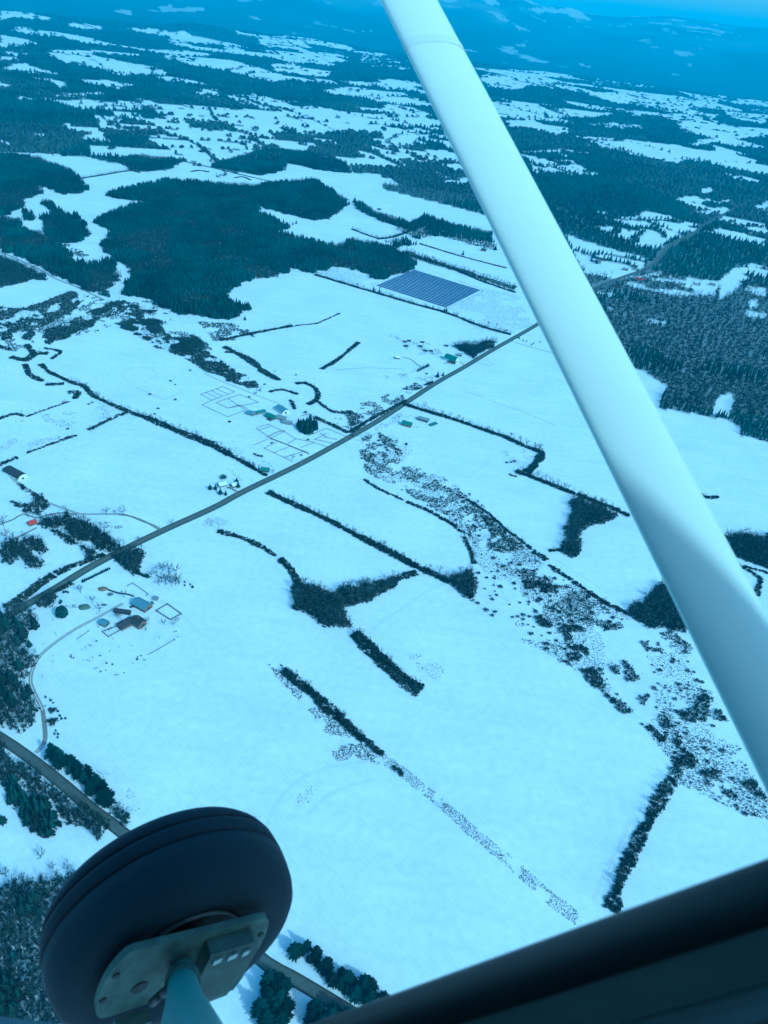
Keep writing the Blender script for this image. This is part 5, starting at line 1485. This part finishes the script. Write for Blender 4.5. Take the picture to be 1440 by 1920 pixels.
fence('I', [(1057, 1030), (1130, 986), (1224, 1052), (1152, 1090)], 'dark rail fence enclosing the square garden pen beside the farmhouse', 1.6, 0.4, closed=True)
fence('I', [(800, 1130), (690, 1172), (732, 1206), (818, 1160)], 'dark rail fence round the yard of the farmhouse wing', 1.5, 0.35)
fence('I', [(862, 862), (896, 842), (1000, 918), (985, 930)], 'thin fence round the paddock behind the blue-roofed barn', 1.3, 0.25)
fence('I', [(520, 1222), (606, 1162)], 'straight low fence on the snow below the driveway', 1.0, 0.15)
fence('J', [(1000, 535), (1090, 485), (1178, 432)], 'straight low fence below the garden pen', 1.0, 0.15)
PG = 'paddock fences of the stream farm'
PL = 'thin paddock fence on the snow of the stream farm'
for pts in ([(65, 322), (230, 262), (320, 302), (150, 365), (65, 322)], [(180, 382), (360, 322), (500, 380), (270, 425), (180, 382)], [(100, 305), (185, 345)], [(140, 292), (225, 332)], [(180, 278), (270, 318)], [(270, 350), (340, 400), (410, 440)], [(270, 425), (355, 400), (420, 430)],
            [(150, 365), (75, 400), (270, 490), (400, 440)], [(480, 575), (570, 545), (690, 600), (590, 648), (480, 575)], [(470, 700), (590, 648), (870, 760)], [(540, 725), (640, 680)], [(610, 760), (745, 708)], [(690, 795), (850, 745)], [(540, 725), (690, 795), (750, 825)], [(690, 600), (780, 655), (720, 690)],
            [(780, 655), (910, 680), (1010, 715)], [(820, 720), (920, 680)], [(880, 630), (1010, 575), (1160, 640)], [(920, 660), (1010, 615)], [(930, 660), (1060, 690)], [(985, 640), (1090, 660)], [(960, 610), (1010, 640)], [(820, 480), (880, 470), (1000, 540)], [(500, 590), (590, 560)]):
    fence('G', pts, PL, 1.3, 0.22, PG, 4.0)
fence('F', [(770, 325), (920, 392), (1020, 350)], 'thin paddock fence far out on the square snow field', 1.2, 0.14, None, 5.0, 1)
fence('H', [(880, 300), (970, 330), (1015, 312)], 'thin fence round the small plot across the road from the gambrel barn', 1.2, 0.14, None, 4.0, 1)
fence('H', [(800, 510), (905, 542), (1020, 590), (1200, 650), (1440, 750)], 'thin straight field fence across the open snow beyond the hedgerow', 1.1, 0.13, None, 4.0, 1)
fence('D', [(500, 755), (640, 745), (810, 750)], 'thin field fence below the slanting shrub line', 1.1, 0.2, None, 4.0, 1)
fence('D', [(1165, 400), (1010, 478), (690, 375), (845, 298), (1165, 400)], 'wire fence round the solar panels', 1.6, 0.12, None, 4.0, 2)

# ------------------------------------------------------------------ solar panels: one thing for each row
M['panel'] = mat('solar_cells', (0.016, 0.045, 0.17), rough=0.35, var=0.2, scale=1.0, spec=0.15)
M['galv'] = mat('galvanised_steel', (0.45, 0.46, 0.47), rough=0.5, metal=0.8, var=0.1)
sa, sb, sd = g1('D', 850, 305), g1('D', 1150, 398), g1('D', 690, 373)
sb2 = g1('D', 1003, 472)
NROW = 19
ORD = 'first second third fourth fifth sixth seventh eighth ninth tenth eleventh twelfth thirteenth fourteenth fifteenth sixteenth seventeenth eighteenth nineteenth'.split()
for k in range(NROW):
    f = k / (NROW - 1)
    A = sa * (1 - f) + sd * f
    B = sb * (1 - f) + sb2 * f
    L = np.linalg.norm(B - A)
    c = (A + B) / 2
    rz = math.atan2(B[1] - A[1], B[0] - A[0])
    o = empty('solar_panel_row', (c[0], c[1], 0), rz)
    d = np.array([math.cos(rz), math.sin(rz)])
    nn = np.array([-d[1], d[0]])
    face = -1 if nn @ (sd - sa) < 0 else 1      # rows lean towards the field below
    pw, ti = 2.7, math.radians(18)
    nseg = max(3, int(L / 24))
    for s in range(nseg):
        x0, x1 = -L / 2 + s * L / nseg + 0.2, -L / 2 + (s + 1) * L / nseg - 0.2
        lo, hi = 0.8, 0.8 + pw * math.sin(ti)
        y0, y1 = face * pw * math.cos(ti) / 2, -face * pw * math.cos(ti) / 2
        m = MB()
        m.add([(x0, y0, lo), (x1, y0, lo), (x1, y1, hi), (x0, y1, hi), (x0, y0, lo - .08), (x1, y0, lo - .08), (x1, y1, hi - .08), (x0, y1, hi - .08)], [(0, 1, 2, 3), (7, 6, 5, 4), (0, 4, 5, 1), (1, 5, 6, 2), (2, 6, 7, 3), (3, 7, 4, 0)])
        m.build('panel', M['panel'], o)
    m = MB()
    for s in range(int(L / 8) + 1):
        x = -L / 2 + 0.5 + s * (L - 1) / max(1, int(L / 8))
        m.box(x - 0.08, x + 0.08, -0.08, 0.08, 0, 0.8 + pw * math.sin(ti) / 2 - 0.1)
    m.build('support_posts', M['galv'], o)['kind'] = 'stuff'
    lab = f'{ORD[NROW - 1 - k]} row of dark blue solar panels counted from the hedgerow beside them'
    tag(o, lab, 'solar panels', 'rows of solar panels')

# ------------------------------------------------------------------ poles along the road
M['pole'] = mat('pole_wood', (0.42, 0.38, 0.33), var=0.2, scale=2)
for c, x, y in [('G', 1153, 668), ('G', 818, 845), ('H', 583, 470), ('K', 175, 78), ('I', 1080, 470), ('H', 800, 335), ('G', 1420, 515), ('H', 1090, 165)]:
    P = g1(c, x, y)
    o = empty('utility_pole', (P[0], P[1], 0), math.radians(-40))
    MB().tube((0, 0, 0), (0, 0, 9), 0.19, 0.13, 8).build('pole', M['pole'], o)
    MB().box(-1.1, 1.1, -0.24, -0.14, 8.2, 8.4).build('crossarm', M['pole'], o)
    for s in (-0.95, 0.0, 0.95):
        MB().tube((s, -0.19, 8.4), (s, -0.19, 8.62), 0.06, 0.04, 6).build('insulator', M['wall_grey'], o)
    tag(o, 'pale wooden utility pole with crossarm beside the grey road', 'pole', 'utility poles along the road')
P = g1('P', 122, 535)
o = empty('utility_pole', (P[0], P[1], 0), 0.6)
MB().tube((0, 0, 0), (0, 0, 9), 0.17, 0.12, 8).build('pole', M['bark'], o)
MB().box(-1.0, 1.0, -0.24, -0.14, 8.2, 8.4).build('crossarm', M['bark'], o)
tag(o, 'dark utility pole beside the lower road among the pines', 'pole')

# vehicles
M['carpaint'] = mat('dark_car_paint', (0.03, 0.035, 0.045), rough=0.3, var=0.1, spec=0.5)
M['carpaint2'] = mat('grey_car_paint', (0.16, 0.17, 0.18), rough=0.3, var=0.1, spec=0.5)
M['rubber'] = mat('car_tyre', (0.02, 0.02, 0.02), var=0.1)


def make_car(P, rz, z, paint, lab):
    car = empty('car', (P[0], P[1], z), rz)
    MB().prism([(-2.2, .35), (2.2, .35), (2.2, .8), (1.3, .95), (-2.1, 1.0)], -0.88, 0.88).build('body', paint, car)
    MB().prism([(-1.9, 1.0), (1.15, 0.96), (0.5, 1.45), (-1.5, 1.48)], -0.78, 0.78).build('cabin', M['glass'], car)
    MB().prism([(-1.45, 1.485), (0.48, 1.455), (0.42, 1.52), (-1.4, 1.54)], -0.76, 0.76).build('car_roof', paint, car)
    for x in (-1.35, 1.35):
        for y in (-0.9, 0.9):
            MB().tube((x, y - .1, .33), (x, y + .1, .33), .33, .33, 12).build('wheel', M['rubber'], car)
    tag(car, lab, 'car')


dd = ROAD1[12] - ROAD1[11]
make_car(g1('G', 1205, 628), math.atan2(dd[1], dd[0]), 0.1, M['carpaint'], 'small dark car driving on the grey road past the paddocks')
make_car(g1('I', 893, 1002), 0.5, 0.0, M['carpaint'], 'dark car parked between the blue-roofed barn and the farmhouse')
make_car(g1('I', 1030, 975), -0.8, 0.0, M['carpaint2'], 'grey car parked at the corner of the blue-roofed barn')
make_car(g1('F', 1287, 886), 0.3, 0.0, M['carpaint2'], 'grey car parked at the white roadside house')

# ------------------------------------------------------------------ the aircraft that carries the camera
def cp3(x, y, depth):
    r = ray(np.array([[x, y]]))[0]
    return Vector(r * depth)          # relative to the camera


M['paint'] = mat('white_aircraft_paint', (0.72, 0.76, 0.70), rough=0.35, var=0.03, scale=6, spec=0.5)
M['tyre'] = mat('tyre_rubber', (0.021, 0.027, 0.040), rough=0.75, var=0.2, scale=14, bump=0.05)
M['alu'] = mat('worn_aluminium', (0.13, 0.155, 0.13), rough=0.6, metal=0.2, var=0.8, scale=34, bump=0.15)
M['steel'] = mat('dark_steel', (0.05, 0.05, 0.05), rough=0.5, metal=0.5, var=0.4, scale=20)
M['bolt'] = mat('bright_bolt', (0.40, 0.42, 0.40), rough=0.3, metal=0.6, var=0.1)
M['lining'] = mat('cabin_lining', (0.42, 0.41, 0.38), rough=0.8, var=0.1, scale=8)
M['trim'] = mat('cabin_plastic', (0.30, 0.31, 0.31), rough=0.6, var=0.2, scale=30, bump=0.05)
M['seal'] = mat('rubber_seal', (0.02, 0.02, 0.022), rough=0.5, var=0.1, scale=30)

plane = empty('light_aircraft', (0, 0, H))
tag(plane, 'high-wing light aircraft: white wing strut, black wheel and dark window frame', 'aircraft')

# wing strut: streamlined tube, fuselage end low on the right, wing end high
P1, P0 = cp3(1256, 960, 1.0), cp3(765, 0, 1.43)
ax = (P0 - P1).normalized()
S0, S1 = P1 - ax * 0.95, P0 + ax * 0.85
chord_dir = Vector((0.82, 0.57, 0))
chord_dir = (chord_dir - ax * chord_dir.dot(ax)).normalized()
nrm = ax.cross(chord_dir)
sect = []
NS = 40
for k in range(NS):
    t = 2 * math.pi * k / NS
    x = 0.5 * math.cos(t)
    y = 0.5 * math.sin(t) * 0.38 * (1 - 0.30 * math.cos(t)) ** 0.9
    sect.append((x, y))
CH = 0.133
vs_, fs = [], []
nst = 16
for j in range(nst):
    c = S0.lerp(S1, j / (nst - 1))
    for x, y in sect:
        vs_.append(c + chord_dir * (-x * CH) + nrm * (y * CH))
for j in range(nst - 1):
    for k in range(NS):
        fs.append((j * NS + k, j * NS + (k + 1) % NS, (j + 1) * NS + (k + 1) % NS, (j + 1) * NS + k))
fs += [tuple(range(NS))[::-1], tuple(range((nst - 1) * NS, nst * NS))]
strut = MB().add(vs_, fs).build('wing_strut', M['paint'], plane, smooth=True)
# cast shadow across the strut near the wing, imitated by a darker grey sleeve
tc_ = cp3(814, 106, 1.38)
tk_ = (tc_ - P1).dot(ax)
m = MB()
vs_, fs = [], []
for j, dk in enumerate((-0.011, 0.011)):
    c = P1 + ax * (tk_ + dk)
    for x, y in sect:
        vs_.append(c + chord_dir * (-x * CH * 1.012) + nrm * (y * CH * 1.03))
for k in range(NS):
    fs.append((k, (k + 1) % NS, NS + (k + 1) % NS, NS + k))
MB().add(vs_, fs).build('painted_shadow_band', mat('shadow_band_grey', (0.66, 0.70, 0.67), rough=0.5, var=0.06, scale=12), plane, smooth=True)

# main wheel: its axle points outboard, to the left of the view
WC = cp3(325, 1722, 1.335)
wheel = empty('main_wheel', (0, 0, 0))
wheel.parent = plane
wheel.location = WC
wheel.rotation_euler = (math.radians(-3), 0, math.radians(34))
WM = Matrix.Translation(WC) @ wheel.rotation_euler.to_matrix().to_4x4()
WI = WM.inverted()


def lathe(prof, n=96):
    """profile (y, r) turned about the y axis"""
    vs_, fs = [], []
    k = len(prof)
    for i in range(n):
        a = 2 * math.pi * i / n
        for y, r in prof:
            vs_.append((r * math.cos(a), y, r * math.sin(a)))
    for i in range(n):
        for j in range(k - 1):
            fs.append((i * k + j, i * k + j + 1, ((i + 1) % n) * k + j + 1, ((i + 1) % n) * k + j))
    return vs_, fs


prof = [(-0.060, 0.100), (-0.072, 0.112), (-0.083, 0.140), (-0.0865, 0.165), (-0.083, 0.188), (-0.074, 0.205), (-0.062, 0.2155), (-0.045, 0.2215), (-0.024, 0.2245), (0.000, 0.2258),
        (0.0002, 0.2205), (0.0050, 0.2205), (0.0052, 0.2258), (0.028, 0.2245), (0.0345, 0.2238), (0.0347, 0.2185), (0.0395, 0.2185), (0.0397, 0.2232), (0.060, 0.2155), (0.074, 0.205), (0.083, 0.188), (0.0865, 0.165), (0.083, 0.140), (0.072, 0.112), (0.060, 0.100)]
a_, b_ = lathe(prof)
MB().add(a_, b_).build('tyre', M['tyre'], wheel, smooth=True)
a_, b_ = lathe([(-0.062, 0.001), (-0.062, 0.03), (-0.050, 0.035), (-0.042, 0.075), (-0.055, 0.094), (-0.068, 0.0985), (-0.058, 0.103), (0.058, 0.103), (0.07, 0.107), (0.07, 0.1), (0.03, 0.06), (0.03, 0.001)])
MB().add(a_, b_).build('rim', M['seal'], wheel)
a_, b_ = lathe([(-0.066, 0.0995), (-0.0735, 0.1015), (-0.0745, 0.1030), (-0.0735, 0.1045), (-0.066, 0.106)])
MB().add(a_, b_).build('rim_flange', mat('rim_edge', (0.16, 0.16, 0.16), rough=0.4, metal=0.3, var=0.2, scale=20), wheel, smooth=True)
a_, b_ = lathe([(-0.090, 0.045), (-0.090, 0.083), (-0.082, 0.083), (-0.082, 0.045)], 48)
MB().add(a_, b_).build('brake_disc', M['seal'], wheel)


def on_plate(x, y, yl):
    """pixel -> point of the wheel's own plane y = yl"""
    o_, d_ = WI @ Vector((0, 0, 0)), WI.to_3x3() @ cp3(x, y, 1.0)
    return o_ + d_ * ((yl - o_.y) / d_.y)


PC, PA, PB = on_plate(352, 1806, -0.115), on_plate(235, 1840, -0.115), on_plate(475, 1770, -0.115)
BA = math.atan2(PB.z - PA.z, PB.x - PA.x)
PLEN = (PB - PA).length / 2
PW = (on_plate(345, 1762, -0.115) - on_plate(362, 1852, -0.115)).length / 2
ca, sa_ = math.cos(BA), math.sin(BA)


def wl(u, v, y):
    return (u * ca - v * sa_, y, u * sa_ + v * ca)


def plate(outline, y0, y1, name, material, parent):
    n = len(outline)
    vs_ = [wl(u, v, y0) for u, v in outline] + [wl(u, v, y1) for u, v in outline]
    fs = [tuple(range(n)), tuple(range(2 * n - 1, n - 1, -1))] + [((i + 1) % n, i, n + i, n + (i + 1) % n) for i in range(n)]
    return MB().add(vs_, fs).build(name, material, parent)


out = []
for k in range(11):
    t = math.pi / 2 + math.pi * k / 10
    out.append((-PLEN + 0.030 * math.cos(t), PW * math.sin(t)))
for k in range(11):
    t = -math.pi / 2 + math.pi * k / 10
    out.append((PLEN + 0.026 * math.cos(t), PW * 0.92 * math.sin(t)))
tp = empty('brake_assembly', (0, 0, 0))
tp.parent = wheel
tp.location = (PC.x, 0, PC.z)
plate(out, -0.118, -0.106, 'torque_plate', M['alu'], tp)
for u, v, r in [(-0.66, -0.28, 0.013), (-1.12, 0.35, 0.006), (-1.16, -0.35, 0.006), (1.10, 0.35, 0.006), (1.14, -0.30, 0.006)]:
    c0 = Vector(wl(u * PLEN, v * PW, -0.1185))
    MB().tube(c0, c0 + Vector((0, -0.0018, 0)), r, r, 20).build('plate_hole' if r > 0.01 else 'bolt', M['steel'], tp)
plate([(0.10 * PLEN, -0.85 * PW), (0.86 * PLEN, -0.85 * PW), (0.92 * PLEN, -0.5 * PW), (0.92 * PLEN, 0.55 * PW), (0.80 * PLEN, 0.72 * PW), (0.10 * PLEN, 0.72 * PW)], -0.146, -0.1185, 'caliper', mat('caliper_metal', (0.10, 0.115, 0.10), rough=0.6, metal=0.2, var=0.6, scale=30, bump=0.2), tp)
plate([(0.2 * PLEN, -1.18 * PW), (0.84 * PLEN, -1.12 * PW), (0.88 * PLEN, -0.87 * PW), (0.2 * PLEN, -0.87 * PW)], -0.140, -0.119, 'back_plate', M['alu'], tp)
for u, hw_ in ((0.24, 0.007), (0.48, 0.008), (0.70, 0.006)):
    plate([(u * PLEN - hw_, 0.40 * PW), (u * PLEN + hw_, 0.44 * PW), (u * PLEN + hw_, 0.58 * PW), (u * PLEN - hw_, 0.54 * PW)], -0.150, -0.146, 'caliper_bolt', M['bolt'], tp)
plate([(-0.85 * PLEN, -1.55 * PW), (-0.35 * PLEN, -1.55 * PW), (-0.35 * PLEN, -1.1 * PW), (-0.85 * PLEN, -1.1 * PW)], -0.142, -0.119, 'brake_line_bracket', M['alu'], tp)
LEG = [(cp3(341, 1818, 1.20), 0.021), (cp3(342, 1842, 1.15), 0.023), (cp3(344, 1866, 1.09), 0.026), (cp3(347, 1890, 1.03), 0.029), (cp3(352, 1920, 0.95), 0.035), (cp3(362, 1970, 0.84), 0.041), (cp3(385, 2070, 0.68), 0.045), (cp3(440, 2300, 0.48), 0.048)]
vs_, fs = [], []
for k, (c, r) in enumerate(LEG):
    d_ = (LEG[min(k + 1, len(LEG) - 1)][0] - LEG[max(k - 1, 0)][0]).to_track_quat('Z', 'Y')
    for i in range(28):
        t = 2 * math.pi * i / 28
        vs_.append(c + d_ @ Vector((r * math.cos(t), r * math.sin(t), 0)))
for k in range(len(LEG) - 1):
    for i in range(28):
        fs.append((k * 28 + i, k * 28 + (i + 1) % 28, (k + 1) * 28 + (i + 1) % 28, (k + 1) * 28 + i))
MB().add(vs_, fs).build('landing_gear_leg', mat('leg_paint', (0.18, 0.26, 0.24), rough=0.45, var=0.12, scale=18), plane, smooth=True)
dv = (LEG[1][0] - LEG[0][0]).normalized()
MB().tube(LEG[1][0] - dv * 0.010, LEG[1][0] + dv * 0.012, 0.028, 0.028, 28).build('leg_collar', M['alu'], plane, smooth=False)
hose = [on_plate(285, 1880, -0.15), on_plate(305, 1862, -0.17), on_plate(325, 1850, -0.18), on_plate(335, 1842, -0.19)]
m = MB()
for a, b in zip(hose[:-1], hose[1:]):
    m.tube(a, b, 0.007, 0.007, 10)
m.build('brake_hose', M['seal'], wheel, smooth=True)

# cabin: the side wall with its window, roof, floor and far walls
WY = 0.22
E0, E1 = Vector((0.021, WY, -0.640)), Vector((0.240, WY, -0.366))
eu = (E1 - E0).normalized()
ew = Vector((eu.z, 0, -eu.x))           # towards the lower right, away from the window


def edge_at(z):
    return E0 + eu * ((z - E0.z) / eu.z)


WT, WB_ = 0.42, -0.80
pr, pl_ = edge_at(0.25), edge_at(WB_)
hole = [(pr.x, WT), (pr.x, 0.25), (pl_.x, WB_), (-0.55, WB_), (-0.62, -0.2), (-0.55, WT)]
m = MB()
T0, T1 = 0.222, 0.25


def wallp(poly):
    m.prism([(p[0], p[1]) for p in poly], T0, T1)


wallp([(-1.3, -1.0), (1.12, -1.0), (1.12, -0.80), (-1.3, -0.80)])
wallp([(-1.3, WT), (1.12, WT), (1.12, 0.62), (-1.3, 0.62)])
wallp([(-1.3, WB_), (-0.55, WB_), (-0.62, -0.2), (-0.55, WT), (-1.3, WT)])
q0, q1 = edge_at(WB_) + ew * 0.09, edge_at(0.25) + ew * 0.09
wallp([(q0.x + 0.0, WB_), (1.12, WB_), (1.12, WT), (q1.x + 0.06, WT), (q1.x, q1.z)])
m.build('cabin_side_wall', M['trim'], plane)
MB().box(-1.3, 1.12, -1.0, 0.25, 0.622, 0.65).build('cabin_roof', M['lining'], plane)
MB().box(-1.3, 1.12, -1.0, 0.25, -1.05, -1.002).build('cabin_floor', M['lining'], plane)
MB().box(-1.3, 1.12, -1.03, -1.002, -1.05, 0.65).build('cabin_side_wall', M['lining'], plane)
MB().box(-1.33, -1.302, -1.03, 0.25, -1.05, -0.45).build('cabin_bulkhead', M['lining'], plane)
MB().box(1.122, 1.14, -1.03, 0.25, -1.05, 0.65).build('cabin_bulkhead', M['lining'], plane)


def sweep(profile, name, material, z0=-0.80, z1=0.25, smooth=True):
    """profile: (offset along ew, y) run along the window's slanted edge"""
    a, b = edge_at(z0), edge_at(z1)
    n = len(profile)
    vs_ = []
    for c in (a, b):
        for w, y in profile:
            p = c + ew * w
            vs_.append((p.x, y, p.z))
    fs = [(i, (i + 1) % n, n + (i + 1) % n, n + i) for i in range(n)] + [tuple(range(n))[::-1], tuple(range(n, 2 * n))]
    return MB().add(vs_, fs).build(name, material, plane, smooth=smooth)


sweep([(0.013 + 0.013 * math.cos(t), 0.222 + 0.016 * math.sin(t)) for t in [2 * math.pi * k / 20 for k in range(20)]], 'window_seal', M['seal'])
sweep([(0.027, 0.218), (0.030, 0.2135), (0.060, 0.209), (0.080, 0.2085), (0.084, 0.2125), (0.084, 0.221), (0.027, 0.221)], 'window_frame', M['trim'], smooth=False)
sweep([(0.091, 0.221), (0.091, 0.203), (0.096, 0.1965), (0.135, 0.19), (0.20, 0.186), (0.55, 0.18), (0.55, 0.221)], 'door_panel', M['trim'], smooth=False)
# ------------------------------------------------------------------ haze
hz = bpy.data.materials.new('haze')
hz.use_nodes = True
N, L = hz.node_tree.nodes, hz.node_tree.links
for n in list(N):
    if n.type != 'OUTPUT_MATERIAL':
        N.remove(n)
pv = N.new('ShaderNodeVolumePrincipled')
pv.inputs['Color'].default_value = (0.25, 0.68, 1.0, 1)
pv.inputs['Density'].default_value = 5.2e-5
pv.inputs['Anisotropy'].default_value = 0.0
L.new(pv.outputs[0], [n for n in N if n.type == 'OUTPUT_MATERIAL'][0].inputs['Volume'])
o = MB().box(-34000, 34000, -34000, 34000, -40, 1500).build('haze', hz)
tag(o, kind='stuff')
